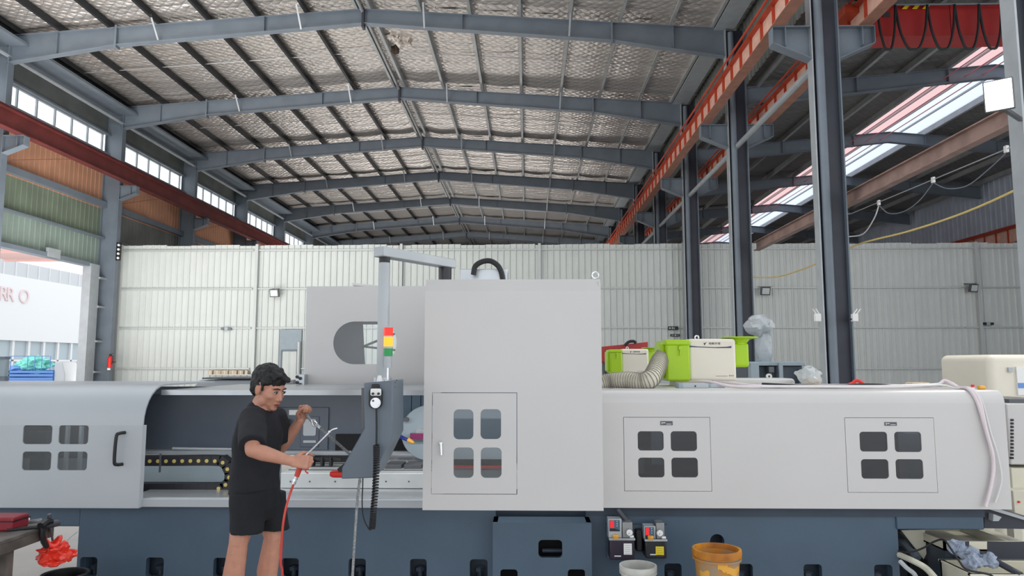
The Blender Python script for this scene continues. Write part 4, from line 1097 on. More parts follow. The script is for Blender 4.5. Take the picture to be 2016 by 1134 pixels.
t = thing('white_cover', 'long white sheet cover lying on the machine right of the larger collector', 'cover', at(1500, 760, 6.0))
a = rect(1432, 745, 1567, 768, 6.0)
MB().box(a[0], 6.0, z_r0-0.05, a[2], 6.3, a[3]).build('sheet', MT['white'], t, 0.03, seg=4)
MB().box(at(1450, 748, 5.98).x, 5.985, a[1]+0.03, at(1500, 748, 5.98).x, 6.0, a[1]+0.05).build('fold', MT['whitegrey'], t, 0.004)
def crumple(name, label, cat, c, r, m, seed, sub=3, amp=0.35, parent=None):
    bm = bmesh.new(); bmesh.ops.create_icosphere(bm, subdivisions=sub, radius=1)
    for v in bm.verts:
        n_ = noise.noise(v.co*1.7 + V((seed, 0, 0))) + 0.6*noise.noise(v.co*4.1 + V((0, seed, 0)))
        s_ = 1 + amp*n_; v.co = V((v.co.x*r[0]*s_, v.co.y*r[1]*s_, v.co.z*r[2]*s_)) + V(c)
    me = bpy.data.meshes.new(name); bm.to_mesh(me); bm.free(); me.materials.append(MT[m]); finish(me, 25)
    o = link(name, me, parent)
    return o if parent is not None else tag(o, label, cat)
q = at(1592, 752, 5.9)
crumple('plastic_bag', 'clear crumpled plastic bag on the machine beside the widest column', 'plastic bag', (q.x, 5.9, z_r+0.075), (0.10, 0.10, 0.075), 'plastic', 3)
tag(MB().lathe((q.x+0.02, 5.9, z_r), [(0.001, 0.008), (0.055, 0.008), (0.06, 0.06), (0.053, 0.06), (0.048, 0.018), (0.001, 0.018)], 20).build('cream_bowl', MT['carton']), 'cream bowl wrapped inside the clear plastic bag', 'bowl')
a = rect(1795, 753, 1832, 762, 5.5)
tag(MB().box(a[0], 5.5, z_r, a[2], 5.6, z_r+0.035).build('cream_block', MT['carton'], None, 0.008), 'small cream block lying behind the black cable on the guard', 'block')

# ================================================================ BACKGROUND MACHINES BEHIND THE GUARDS
t = thing('dark_machine', 'dark blue machine with pale uprights behind the larger fume collector', 'machine', at(1540, 760, 9))
a = rect(1474, 712, 1584, 790, 9.0)
MB().box(a[0], 9.05, 0, a[2], 9.8, a[3]-0.05).build('bed', MT['dkmach'], t, 0.01)
MB().box(a[0], 8.95, a[3]-0.05, a[2], 9.8, a[3]).build('top_beam', MT['bluegrey'], t, 0.008)
for l, r_, tp in ((1477, 1493, 714), (1532, 1540, 714), (1577, 1603, 726)):
    b = rect(l, tp, r_, 790, 8.97); MB().box(b[0], 8.92, 0, b[2], 9.05, b[3]).build('upright', MT['bluegrey'], t, 0.006)
b = rect(1514, 722, 1524, 733, 8.9); MB().box(b[0], 8.9, b[1], b[2], 9.05, b[3]).cyl(((b[0]+b[2])/2, 8.95, b[1]-0.05), ((b[0]+b[2])/2, 8.95, b[1]), 0.02, n=10).build('valve', MT['plate'], t)
q = at(1513, 741, 8.9); MB().lathe((q.x, 8.9, q.z), [(0.014, 0), (0.034, 0), (0.034, 0.03), (0.014, 0.03), (0.014, 0)], 18, 'y').build('ring_fitting', MT['paper'], t)
t = thing('wrapped_spindle_head', 'spindle head wrapped in clear plastic standing above the dark machine', 'spindle head', at(1500, 712, 9.3))
a = rect(1493, 650, 1516, 714, 9.3)
MB().box(a[0], 9.25, a[1]-0.02, a[2], 9.45, a[3]).build('post', MT['bluegrey'], t, 0.01)
a = rect(1488, 625, 1515, 655, 9.2); MB().box(a[0], 9.2, a[1], a[2], 9.5, a[3]).build('head', MT['bluegrey'], t, 0.02)
q = at(1494, 640, 9.3); crumple('plastic_wrap', '', '', (q.x, 9.3, q.z), (0.17, 0.2, 0.13), 'plastic', 8, 3, 0.25, t)
q = at(1504, 685, 9.3); crumple('plastic_wrap', '', '', (q.x, 9.3, q.z), (0.10, 0.14, 0.22), 'plastic', 5, 3, 0.2, t)
# left side machines behind the opening
t = thing('grey_machine_cover', 'long light grey machine cover standing behind the opening left of the man', 'machine cover', at(440, 766, 7.6))
a = rect(383, 748, 505, 770, 7.6); a2 = rect(392, 748, 505, 749.5, 7.6)
MB().prism([(a[0], 7.6, 0), (a[2], 7.6, 0), (a[2], 7.6, a[3]), (a[0]+0.05, 7.6, a[3]), (a[0], 7.6, a[3]-0.06)], (0, 0.8, 0)).build('hood', MT['whitegrey'], t, 0.01)
MB().box(a[0]+0.1, 7.55, a[3]+0.01, a[2], 8.3, a[3]+0.025).build('lid_edge', MT['plate'], t)
for px in (430, 455, 472): 
    q = at(px, 764, 7.55); MB().box(q.x-0.03, 7.52, q.z-0.03, q.x+0.03, 7.6, q.z+0.02).build('hose_clip', MT['alu'], t, 0.006)
MB().tube(smooth_path([at(384, 765, 7.5), at(420, 762, 7.5), at(460, 764, 7.5), at(500, 763, 7.5)], 5), 0.008, 6).build('oil_pipe', MT['plate'], t)
t = thing('valve_block', 'pale valve block with black round ports beside the rear guard', 'valve block', at(590, 768, 6.5))
a = rect(582, 737, 599, 772, 6.5); MB().box(a[0], 6.5, 1.45, a[2], 6.6, a[3]).build('block', MT['alu'], t, 0.004)
for px, py in ((585.5, 742), (591.5, 745), (585.5, 753), (591.5, 757)):
    q = at(px, py, 6.5); MB().cyl((q.x, 6.485, q.z), (q.x, 6.5, q.z), 0.014, n=14).build('port', MT['black'], t)
t = thing('pump_motor', 'small grey pump motor right of the man’s hair', 'pump', at(570, 768, 6.8))
a = rect(560, 748, 579, 772, 6.8); MB().box(a[0], 6.8, 1.45, a[2], 6.95, a[3]).build('body', MT['pumpg'], t, 0.02)
MB().cyl(at(562, 762, 6.75), at(578, 762, 6.75), 0.03, n=14).build('motor', MT['black'], t)
t = thing('grey_switch_cabinet', 'grey switch cabinet at the left edge in front of the bright doorway', 'cabinet', at(5, 750, 6.6))
a = rect(-70, 702, 10, 770, 6.6); MB().box(a[0], 6.6, at(0, 742, 6.6).z, a[2], 6.65, a[3]).build('body', MT['bluegrey'], t, 0.006)
MB().box(a[0], 6.58, a[3]-0.02, a[2]+0.005, 6.65, a[3]).build('lid', MT['steel'], t)
MB().box(a[2]-0.05, 6.6, 0, a[2], 6.65, at(0, 742, 6.6).z).box(a[0], 6.6, 0, a[0]+0.05, 6.65, at(0, 742, 6.6).z).build('leg', MT['steel'], t)

# ================================================================ ON THE BACK WALL
def wall_flood(label, px, py, tilt):
    c = at(px, py, YB-0.3); t = thing('wall_floodlight', label, 'floodlight', (c.x, YB, c.z), 'floodlights on the partition')
    w_, h_ = 0.36, 0.30
    R = Matrix.Rotation(math.radians(tilt), 3, 'Z') @ Matrix.Rotation(math.radians(14), 3, 'X')
    def P(x, y, z): return V(c) + R @ V((x, y, z))
    def bx(x0, y0, z0, x1, y1, z1):
        m = MB(); m.box(x0, y0, z0, x1, y1, z1); m.v = [tuple(P(*v)) for v in m.v]; return m
    bx(-w_/2, -0.03, -h_/2, w_/2, 0.06, h_/2).build('housing', MT['plate'], t, 0.01)
    bx(-w_/2+0.04, -0.036, -h_/2+0.04, w_/2-0.04, -0.03, h_/2-0.04).build('lens', MT['lampoff'], t)
    MB().bar((c.x-0.1, c.y+0.05, c.z+0.16), (c.x-0.1, YB-0.05, c.z+0.18), 0.03, 0.02).bar((c.x+0.1, c.y+0.05, c.z+0.16), (c.x+0.1, YB-0.05, c.z+0.18), 0.03, 0.02).bar((c.x-0.2, YB-0.06, c.z+0.18), (c.x+0.3, YB-0.06, c.z+0.18), 0.03, 0.03).build('bracket', MT['plate'], t)
wall_flood('floodlight on the white partition above the grey wall door, at the left', 540, 577, -8)
wall_flood('floodlight on the partition right of the narrower full column, middle one', 1507, 573, 10)
wall_flood('floodlight on the partition post at the right', 1917, 567, 18)
def sign(label, px, py, w_, h_, body, arrow):
    c = at(px, py, YB-0.12); t = thing('exit_light_box', label, 'sign', (c.x, YB, c.z))
    MB().box(c.x-w_/2, YB-0.14, c.z-h_/2, c.x+w_/2, YB-0.09, c.z+h_/2).build('box', MT['black'], t, 0.004)
    yy = YB-0.1415
    if arrow:
        MB().prism([(c.x-w_*0.45, yy, c.z), (c.x-w_*0.32, yy, c.z+h_*0.25), (c.x-w_*0.32, yy, c.z+h_*0.08), (c.x-w_*0.2, yy, c.z+h_*0.08), (c.x-w_*0.2, yy, c.z-h_*0.08), (c.x-w_*0.32, yy, c.z-h_*0.08), (c.x-w_*0.32, yy, c.z-h_*0.25)], (0, 0.002, 0)).build('arrow', MT['paper'], t)
    if body: text('lettering', body, h_*0.85, MT['paper'], t, lambda x, z, d: (c.x-w_*0.14+x, yy-d, c.z-h_*0.3+z))
    return t
sign('small black sign with a left arrow and IN, left of the column on the partition', 1325, 646, 0.36, 0.13, 'IN', True)
t = sign('second small dark sign with pale bars just below the IN sign', 1329, 660, 0.34, 0.09, '', False)
c = at(1329, 660, YB-0.12); MB().box(c.x-0.13, YB-0.143, c.z-0.008, c.x-0.05, YB-0.14, c.z+0.008).box(c.x-0.02, YB-0.143, c.z-0.02, c.x+0.04, YB-0.14, c.z+0.02).box(c.x+0.06, YB-0.143, c.z-0.006, c.x+0.14, YB-0.14, c.z+0.006).build('pale_bars', MT['inkw'], t)
def lampbox(label, px, py):
    c = at(px, py, YB-0.15); t = thing('emergency_lamp', label, 'emergency lamp', (c.x, YB, c.z))
    MB().box(c.x-0.07, YB-0.16, c.z-0.06, c.x+0.07, YB-0.04, c.z+0.06).build('body', MT['steel_light'], t, 0.01)
    for s in (-1, 1): MB().box(c.x+s*0.13-0.06, YB-0.17, c.z-0.05, c.x+s*0.13+0.06, YB-0.06, c.z+0.04).build('lamp_head', MT['black'] if px > 1000 else MT['steel'], t, 0.01)
    return t
lampbox('pale twin emergency lamp on the white partition at the left', 445, 647)
lampbox('black twin emergency lamp right of the partition post at the right', 1946, 637)
d_ = struct('door_1')
a = rect(549, 649, 592, 780, YB-0.1); fr = 0.05
MB().box(a[0], YB-0.10, 0, a[2], YB-0.045, a[3]).build('door_opening', MT['bluegrey'], d_)
b = rect(553, 690, 584, 780, YB-0.13); ribbed(MB(), b[0], b[2], 0, b[3], 'x', YB-0.11, 0.26, 0.02).build('door_leaf', MT['panel'], d_)
MB().box(b[0]-0.02, YB-0.14, 0, b[0]+0.02, YB-0.1, b[3]).box(b[2]-0.02, YB-0.14, 0, b[2]+0.02, YB-0.1, b[3]).box(b[0], YB-0.14, b[3]-0.03, b[2], YB-0.1, b[3]+0.03).build('door_frame', MT['steel'], d_)
q = at(588, 700, YB-0.16); MB().cyl((q.x, YB-0.16, 0), (q.x, YB-0.16, at(588, 673, YB-0.16).z), 0.06, n=14).build('door_pipe', MT['girt'], d_)
cl_ = ['leftmost cream carton on the partition ledge', 'long olive cream carton on the partition ledge', 'cream carton in the middle of the partition ledge', 'cream carton fourth along the partition ledge', 'brownish carton with a dark spot on the partition ledge', 'rightmost carton on the partition ledge near the man']
lz_ = at(450, 737, YB-0.2).z
tag(MB().box(at(408, 737, YB-0.2).x, YB-0.3, lz_-0.03, at(496, 737, YB-0.2).x, YB-0.04, lz_).build('wall_ledge', MT['girt']), 'narrow pale ledge on the partition holding small cartons', 'shelf')
for (l, r_), lb in zip(((411, 419), (422, 450-14), (437, 450), (452, 467), (470, 480), (483, 489)), cl_):
    a = rect(l, 729, r_, 737, YB-0.2); t = thing('carton', lb, 'carton', ((a[0]+a[2])/2, YB-0.2, lz_), 'small cartons on the partition ledge')
    MB().box(a[0], YB-0.27, lz_, a[2], YB-0.1, lz_+0.14).build('box', MT['carton'], t, 0.004)
    MB().box((a[0]+a[2])/2-0.015, YB-0.272, lz_+0.002, (a[0]+a[2])/2+0.015, YB-0.268, lz_+0.138).build('tape', MT['cream'], t)
# fire extinguisher on the left column
q = at(219, 712, 25.9); t = thing('fire_extinguisher', 'red fire extinguisher hung on the column beside the white partition', 'fire extinguisher', (q.x, 25.85, q.z-0.3))
zq = q.z
MB().box(q.x-0.12, 25.86, zq-0.05, q.x+0.12, 25.99, zq+0.02).build('wall_bracket', MT['plate'], t)
MB().lathe((q.x, 25.82, zq-0.22), [(0.001, 0), (0.085, 0.005), (0.085, 0.33), (0.05, 0.40), (0.03, 0.42), (0.001, 0.42)], 20).build('cylinder', MT['redp'], t)
MB().box(q.x-0.03, 25.79, zq+0.2, q.x+0.03, 25.85, zq+0.27).bar((q.x, 25.82, zq+0.26), (q.x+0.1, 25.82, zq+0.3), 0.02, 0.012).build('valve', MT['black'], t)
MB().tube(smooth_path([(q.x+0.03, 25.8, zq+0.24), (q.x+0.12, 25.78, zq+0.16), (q.x+0.1, 25.78, zq-0.1)], 5), 0.012, 6).build('hose', MT['rubber'], t)
MB().box(q.x-0.05, 25.76, zq-0.3, q.x+0.05, 25.8, zq-0.23).build('label_plate', MT['paper'], t)
# routers on the widest column
def router(label, px, py, sx_):
    q = at(px, py, 13.88); t = thing('wireless_box', label, 'wireless box', (q.x, 13.9, q.z))
    MB().box(q.x-0.055, 13.82, q.z-0.09, q.x+0.055, 13.92, q.z+0.06).build('body', MT['paper'], t, 0.012)
    for s in (-1, 1): MB().cyl((q.x+s*0.03, 13.85, q.z+0.05), (q.x+s*0.03+sx_*0.07, 13.83, q.z+0.15), 0.012, n=8).build('aerial', MT['paper'], t)
    MB().box(q.x-0.01 if sx_ < 0 else q.x-0.06, 13.86, q.z-0.06, q.x+0.07 if sx_ < 0 else q.x+0.01, 13.95, q.z-0.03).build('bracket', MT['plate'], t)
router('white wireless box with two aerials on the left edge of the widest column', 1609, 624, -1)
router('white wireless box on the right edge of the widest column', 1682, 624, 1)

# ================================================================ HANGING CABLES, FLOODLIGHT, CRANE
fl = thing('floodlight', 'glaring lit floodlight fixed to the pale column at the right edge', 'floodlight', at(1968, 186, 7.6))
q = at(1966, 187, 7.5)
R = Matrix.Rotation(math.radians(-38), 3, 'Z') @ Matrix.Rotation(math.radians(10), 3, 'X') 
def fb(x0, y0, z0, x1, y1, z1):
    m = MB(); m.box(x0, y0, z0, x1, y1, z1); m.v = [tuple(V(q) + R @ V(v)) for v in m.v]; return m
fb(-0.135, 0.0, -0.165, 0.135, 0.07, 0.165).build('housing', MT['plate'], fl, 0.01)
fb(-0.12, -0.008, -0.15, 0.12, 0.0, 0.15).build('lens', MT['lamp'], fl)
MB().bar(q + V((0.05, 0.06, -0.1)), (5.56, 8.0, q.z-0.1), 0.04, 0.04).build('bracket', MT['plate'], fl)
pl_ = bpy.data.lights.new('floodlight_glow', 'SPOT'); pl_.energy = 260; pl_.color = (1.0, 0.95, 0.86); pl_.spot_size = 2.6; pl_.shadow_soft_size = 0.12
po_ = bpy.data.objects.new('floodlight_glow', pl_); COL.objects.link(po_); po_.location = V(q) + R @ V((0, -0.03, 0)); po_.rotation_euler = (R @ V((0, -1, 0))).to_track_quat('-Z', 'Y').to_euler()
gl = thing('bridge_crane_girder', 'red bridge crane girder with looped festoon cables in the right bay', 'crane', (9, 15.2, 8.5))
gz0, gz1 = at(1850, 71, 15).z, at(1850, 12, 15).z
MB().box(6.95, 15.0, gz0, 20.0, 15.02, gz1).box(6.95, 15.45, gz0, 20.0, 15.47, gz1).box(6.95, 14.95, gz0-0.02, 20.0, 15.52, gz0).box(6.95, 14.95, gz1, 20.0, 15.52, gz1+0.02).build('box_girder', MT['red'], gl)
for k in range(8): MB().box(7.6+1.5*k, 14.985, gz0, 7.62+1.5*k, 15.0, gz1).build('girder_rib', MT['red'], gl)
MB().box(6.5, 14.2, 8.87, 6.95, 16.3, 9.05).build('end_carriage', MT['orange'], gl, 0.01)
a = rect(1738, 24, 1752, 33, 14.98); MB().box(a[0], 14.97, a[1], a[2], 14.99, a[3]).build('rating_plate', MT['plate'], gl)
for px in (1775, 1795, 1815):
    q0 = at(px, 10, 14.94); MB().prism([(q0.x, 14.93, gz1-0.09), (q0.x+0.1, 14.93, gz1-0.09), (q0.x+0.2, 14.93, gz1+0.02), (q0.x+0.1, 14.93, gz1+0.02)], (0, 0.012, 0)).build('warning_stripe', MT['yellow'], gl)
MB().tube([(7.2, 14.8, gz1-0.06), (19.5, 14.8, gz1-0.06)], 0.02, 6).build('festoon_track', MT['steel'], gl)
tp = [1727, 1763, 1826, 1880, 1928, 1972, 2016]
for l, r_ in zip(tp, tp[1:]):
    A, B = at(l, 22, 14.78), at(r_, 22, 14.78); A.z = B.z = gz1-0.08; m_ = (A+B)/2; drop = at(1800, 97, 14.78).z
    MB().tube(smooth_path([A, A.lerp(B, 0.1) + V((0, 0, (drop-A.z)*0.55)), A.lerp(B, 0.3) + V((0, 0, (drop-A.z)*0.94)), V((m_.x, m_.y, drop)), A.lerp(B, 0.7) + V((0, 0, (drop-A.z)*0.94)), A.lerp(B, 0.9) + V((0, 0, (drop-A.z)*0.55)), B], 5), 0.026, 8).build('festoon_cable', MT['rubber'], gl)
# wire with sliding clips and a sagging cable
WX = 6.78
w0, w1 = atX(1675, 421, WX), atX(2016, 279, WX)
fw_ = thing('festoon_wire', 'taut wire with sagging white cable hung on clips below the brown rail', 'wire', w0)
MB().tube([w0, w1], 0.009, 6).build('wire', MT['steel_light'], fw_)
cp = [atX(px, py, WX) for px, py in ((1730, 398), (1837, 353), (1981, 292))]
for c in cp: MB().box(c.x-0.02, c.y-0.03, c.z-0.06, c.x+0.02, c.y+0.03, c.z+0.035).build('clip', MT['paper'], fw_)
MB().tube(smooth_path([atX(1672, 466, WX), atX(1700, 460, WX), atX(1721, 430, WX), cp[0] - V((0, 0, 0.06))], 6), 0.012, 6).build('sagging_cable', MT['whitec'], fw_)
for A, B, pts in ((cp[0], cp[1], ((1750, 420), (1780, 416), (1810, 395))), (cp[1], cp[2], ((1865, 371), (1905, 365), (1950, 330)))):
    MB().tube(smooth_path([A - V((0, 0, 0.06))] + [atX(px, py, WX) for px, py in pts] + [B - V((0, 0, 0.06))], 6), 0.009, 6).build('sagging_cable', MT['steel'], fw_)
MB().bar(w0, (6.26, w0.y, w0.z), 0.03, 0.03).build('wire_anchor', MT['plate'], fw_)
YX = 6.6
hose('yellow_cable', 'yellowish cable sagging from the second column past the widest column to the right edge', 'cable',
     [at(1480, 546, 20.05), atX(1530, 545, YX), atX(1580, 530, YX), atX(1620, 513, YX), atX(1690, 481, YX), atX(1790, 455, YX), atX(1900, 418, YX), atX(2016, 366, YX), atX(2120, 310, YX)], 0.017, 'yellowc')
# torn insulation at the ridge
t = thing('torn_insulation', 'torn white wool insulation hanging from a hole in the roof foil near the ridge', 'insulation', at(788, 70, 22))
for k, (px, py, r_) in enumerate(((783, 56, .30), (797, 66, .30), (788, 76, .24), (772, 70, .2), (806, 58, .24), (800, 84, .17))):
    q = at(px, py, 22.2 + 0.1*(k % 3)); crumple('wool_tuft', '', '', tuple(q), (r_*0.9, r_*0.8, r_*0.75), 'torn', 3.3*k+1, 3, 0.9, t)
for k, (px, py) in enumerate(((768, 56), (778, 98))):  # dark brown lumps; the larger one stands in for the hole's darkness
    q = at(px, py, 22.5 - 0.4*k); crumple('hole_and_scrap', '', '', tuple(q), ((0.26, 0.2, 0.2), (0.13, 0.12, 0.16))[k], 'tornb', 11+k*5, 2, 0.7, t)

# ================================================================ OUTSIDE THE DOORWAY
bd = thing('white_building', 'white building with pale rose letters seen through the bright doorway', 'building', (-42, 60, 0))
fx = -42.0
def bz(py, px=60): return atX(px, py, fx).z
MB().box(-52, 40, 3.6, fx, 90, bz(548)).build('white_wall', MT['bldg'], bd)
MB().box(-52, 40, bz(548), fx-0.1, 90, bz(520)).build('parapet_band', MT['bldg2'], bd)
ps = None
for k in range(28):
    y = 44+1.4*k
    if ps is None: ps = MB().box(fx-0.1, y, bz(548), fx-0.02, y+0.06, bz(520)).build('band_joint', MT['bldg'], bd)
    else: again(ps, bd, (0, 1.4*k, 0))
MB().box(-52, 40, 0, fx-0.3, 90, 3.6).build('window_band', MT['bldgw'], bd)
pm = None
for k in range(20):
    if pm is None: pm = MB().box(fx-0.3, 45, 0, fx-0.1, 45.25, 3.6).build('window_post', MT['bldg'], bd)
    else: again(pm, bd, (0, 1.9*k, 0))
MB().box(fx-0.3, 40, 1.9, fx-0.1, 90, 2.05).box(fx-0.3, 40, 0, fx-0.12, 90, 0.5).build('window_rail', MT['bldg'], bd)
LZ = atX(20, 593, fx)
lh = (atX(20, 565, fx).z - LZ.z)
for ch, px in (('R', -4), ('R', 10), ('O', 35)):
    y0 = atX(px, 593, fx).y
    text('letter', ch, lh*1.4, MT['letter'], bd, lambda x, z, d, y0=y0: (fx+0.05+d, y0+x, LZ.z+z), ext=0.04)
cn = thing('door_canopy', 'pinkish sheet canopy outside above the bright doorway', 'canopy', (-17.5, 20, 5.4))
MB().box(-18.6, 14, 5.42, -15.9, 25.6, 5.46).build('sheet', MT['pinksheet'], cn)
for k in range(6): MB().box(-18.6, 15+2*k, 5.34, -15.9, 15.05+2*k, 5.42).build('rib', MT['pinksheet'], cn)
TY = 40.0
tr = thing('cargo_truck', 'small blue open truck with a teal tarp over its load, outside the doorway', 'truck', at(70, 775, TY))
a = rect(16, 729, 104, 748, TY)
for k in range(3): MB().box(a[0], TY, a[1]+0.19*k, a[2], TY+0.06, a[1]+0.19*k+0.13).build('side_board', MT['blue'], tr)
MB().box(a[0], TY+0.03, a[1]-0.05, a[2], TY+1.5, a[1]+0.05).box(a[0], TY+1.44, a[1], a[2], TY+1.5, a[3]).box(a[0], TY, a[1], a[0]+0.06, TY+1.5, a[3]).build('cargo_bed', MT['blue'], tr)
for px in (28, 92): MB().cyl((at(px, 760, TY).x, TY+0.02, 0.36), (at(px, 760, TY).x, TY+0.26, 0.36), 0.36, n=24).cyl((at(px, 760, TY).x, TY+1.24, 0.36), (at(px, 760, TY).x, TY+1.48, 0.36), 0.36, n=24).build('wheel', MT['rubber'], tr)
MB().box(a[0]+0.2, TY+0.3, 0.4, a[2]+0.7, TY+1.2, 0.6).build('chassis', MT['plate'], tr)
for px in (19, 52, 66, 80, 97):
    MB().cyl((at(px, 730, TY).x, TY+0.05, a[3]), (at(px, 730, TY).x, TY+0.05, at(px, 701, TY).z), 0.02, n=6).build('stake', MT['blue'], tr)
MB().cyl(at(19, 701, TY+0.05), at(97, 701, TY+0.05), 0.02, n=6).build('top_bar', MT['blue'], tr)
q0 = rect(106, 712, 126, 748, TY)
MB().prism([(q0[0]-0.05, TY+0.1, 0.5), (q0[2], TY+0.1, 0.5), (q0[2], TY+0.1, 1.1), (q0[2]-0.2, TY+0.1, q0[3]), (q0[0]-0.05, TY+0.1, q0[3])], (0, 1.3, 0)).build('cab', MT['bldg2'], tr, 0.05)
MB().cyl((q0[2]-0.25, TY+0.04, 0.36), (q0[2]-0.25, TY+0.2, 0.36), 0.36, n=20).build('wheel', MT['rubber'], tr)
q = at(66, 718, TY+0.7)
crumple('tarp', '', '', (q.x, TY+0.75, q.z), (0.85, 0.55, 0.42), 'tarp', 4, 4, 0.5, tr)
q = at(50, 728, TY+0.7); crumple('load', '', '', (q.x-0.1, TY+0.75, q.z), (0.9, 0.5, 0.3), 'blue', 9, 3, 0.4, tr)

# ================================================================ LUBRICATORS ON THE BASE
def lubricator(label, box, tank, mt, scr_y, sticker, sm, gauge):
    Y = 4.84
    b = rect(*box, Y); k = rect(*tank, Y)
    t = thing('lubrication_pump', label, 'lubrication pump', ((b[0]+k[2])/2, Y, k[1]), 'lubrication pumps on the machine base')
    MB().box(k[0], Y-0.01, k[1], k[2], Y+0.15, k[3]).build('oil_tank', MT[mt], t, 0.008)
    MB().box(k[0]-0.004, Y-0.02, k[3], k[2]+0.004, Y+0.155, k[3]+0.014).build('top_plate', MT['alu'], t, 0.002)
    MB().box(b[0], Y, k[3]+0.014, b[2], Y+0.09, b[3]).build('control_box', MT['steel_light'], t, 0.003)
    w_ = b[2]-b[0]
    s0 = b[3]-0.055
    MB().box(b[0]+0.006, Y-0.003, s0-0.022, b[2]-0.012, Y, b[3]-0.006).build('control_face', MT['guard_blue'], t)
    MB().box(b[0]+0.010, Y-0.005, s0, b[0]+w_*0.42, Y-0.002, b[3]-0.009).build('red_display', MT['ledred'], t)
    for i in range(3): MB().cyl((b[0]+w_*0.65, Y-0.006, b[3]-0.014-0.014*i), (b[0]+w_*0.65, Y-0.002, b[3]-0.014-0.014*i), 0.003, n=8).build('indicator', MT['inkw'], t)
    MB().prism([(b[0]+0.008, Y-0.005, s0-0.02), (b[2]-0.014, Y-0.005, s0-0.02), (b[2]-0.014, Y-0.005, s0-0.014), (b[0]+w_*0.5, Y-0.005, s0-0.004), (b[0]+0.008, Y-0.005, s0-0.004)], (0, 0.003, 0)).build('face_band', MT['black'], t)
    MB().lathe((b[0]+w_*0.5, Y-0.025, k[3]+0.014), [(0.001, 0.024), (0.017, 0.024), (0.021, 0.018), (0.018, 0.0), (0.001, 0)], 18).build('filler_cap', MT['gold'], t)
    m0 = b[2]+0.004
    MB().box(m0, Y, k[3]+0.014, k[2]-0.01, Y+0.1, gauge[1]+0.06).build('pump_motor', MT['pumpg'], t, 0.004)
    MB().cyl((gauge[0], Y-0.018, gauge[1]), (gauge[0], Y, gauge[1]), 0.024, n=28).build('pressure_gauge', MT['pumpg'], t)
    MB().cyl((gauge[0], Y-0.0195, gauge[1]), (gauge[0], Y-0.0178, gauge[1]), 0.019, n=28).build('gauge_dial', MT['paper'], t)
    MB().bar((gauge[0], Y-0.021, gauge[1]), (gauge[0]-0.008, Y-0.021, gauge[1]-0.011), 0.002, 0.001, (0,1,0)).build('gauge_needle', MT['black'], t)
    MB().cyl((k[2]-0.03, Y-0.012, k[3]+0.024), (k[2]-0.005, Y-0.012, k[3]+0.024), 0.008, n=10).build('outlet_fitting', MT['paper'], t)
    st = rect(*sticker, Y-0.012); MB().box(st[0], Y-0.0125, st[1], st[2], Y-0.0105, st[3]).build('sticker', MT[sm], t)
    for i in range(5): MB().box(st[0]+0.006, Y-0.0132, st[3]-0.013-0.013*i, st[2]-0.006-0.004*(i % 2), Y-0.0124, st[3]-0.0115-0.013*i).build('print_line', MT['plate'], t)
    MB().box(k[0]+0.03, Y-0.0122, k[1]+0.022, k[0]+0.072, Y-0.0108, k[1]+0.029).build('small_mark', MT['inkw'], t)
    return t
lubricator('left lubrication pump with plum oil tank and white paper sticker', (1198, 1022, 1224, 1061), (1200, 1063, 1249, 1102), 'plum', 0, (1228, 1070, 1244, 1092), 'paper', (at(1239, 1048, 4.83).x, at(1239, 1048, 4.83).z))
lubricator('right lubrication pump with black oil tank and yellow sticker', (1268, 1036, 1291, 1062), (1270, 1065, 1312, 1099), 'plum2', 0, (1291, 1076, 1307, 1093), 'yellow', (at(1299, 1049, 4.83).x, at(1299, 1049, 4.83).z))
MB().bar(at(1216, 1002, 4.9), at(1246, 1040, 4.92), 0.02, 0.03, (0, 1, 0)).build('bracket_strip', MT['plate'], gm, 0.002)
MB().box(at(1194, 1030, 4.95).x, 4.96, at(1194, 1099, 4.95).z, at(1314, 1030, 4.95).x, 5.0, at(1250, 1034, 4.95).z).build('pump_bracket', MT['base'], gm)
q0 = rect(1252, 1044, 1266, 1086, 4.9); MB().box(q0[0], 4.9, q0[1], q0[2], 4.97, q0[3]).build('hose_guard', MT['black'], gm, 0.01)

# ================================================================ BUCKETS
def bucket(name, label, cx, cy, zr, r, h, m, inner, splash=False, rim=None):
    t = thing(name, label, 'bucket', (cx, cy, zr-h))
    b = 0.80*r
    MB().lathe((cx, cy, zr-h), [(0.001, 0), (b, 0), (b + (r-b)*0.86, h*0.84), (r*1.06, h*0.845), (r*1.07, h*0.875), (r*1.0, h*0.88), (r*1.0, h*0.90), (r*1.06, h*0.905), (r*1.07, h*0.96), (r*1.06, h), (r*0.965, h), (r*0.95, h*0.93), (b*0.95, 0.03), (0.001, 0.03)], 40).build('pail', MT[m], t, ang=50)
    if rim: MB().lathe((cx, cy, zr-h), [(r*1.0, h*0.895), (r*1.068, h*0.90), (r*1.08, h*0.95), (r*1.07, h*1.004), (r*0.96, h*1.004), (r*0.945, h*0.9), (r*0.90, h*0.62)], 40).build('stained_rim', MT[rim], t, ang=50)
    if inner: MB().lathe((cx, cy, zr-h), [(0.001, h*0.55), (r*0.88, h*0.55)], 32).build('contents', MT[inner], t)
    if splash:
        for k in range(9):
            a = -PI/2 + 0.9*math.sin(k*2.4); zz = zr - h*(0.2 + 0.07*k); rr_ = (b + (r-b)*(zz-(zr-h))/h)*1.005
            ww = 0.02 + 0.02*abs(math.sin(k*1.7)); mb = MB()
            mb.grid(lambda u, v: (cx + rr_*math.cos(a + (u-.5)*ww/r*3), cy + rr_*math.sin(a + (u-.5)*ww/r*3)-0.002, zz + (v-.5)*0.045*(1-0.5*abs(u-.5)) + 0.01*math.sin(7*u+k)), 6, 2)
            mb.build('dried_splash', MT['gold'], t)
    return t
q = at(1411, 1082, 4.42); zr_y = at(1411, 1080, 4.42).z
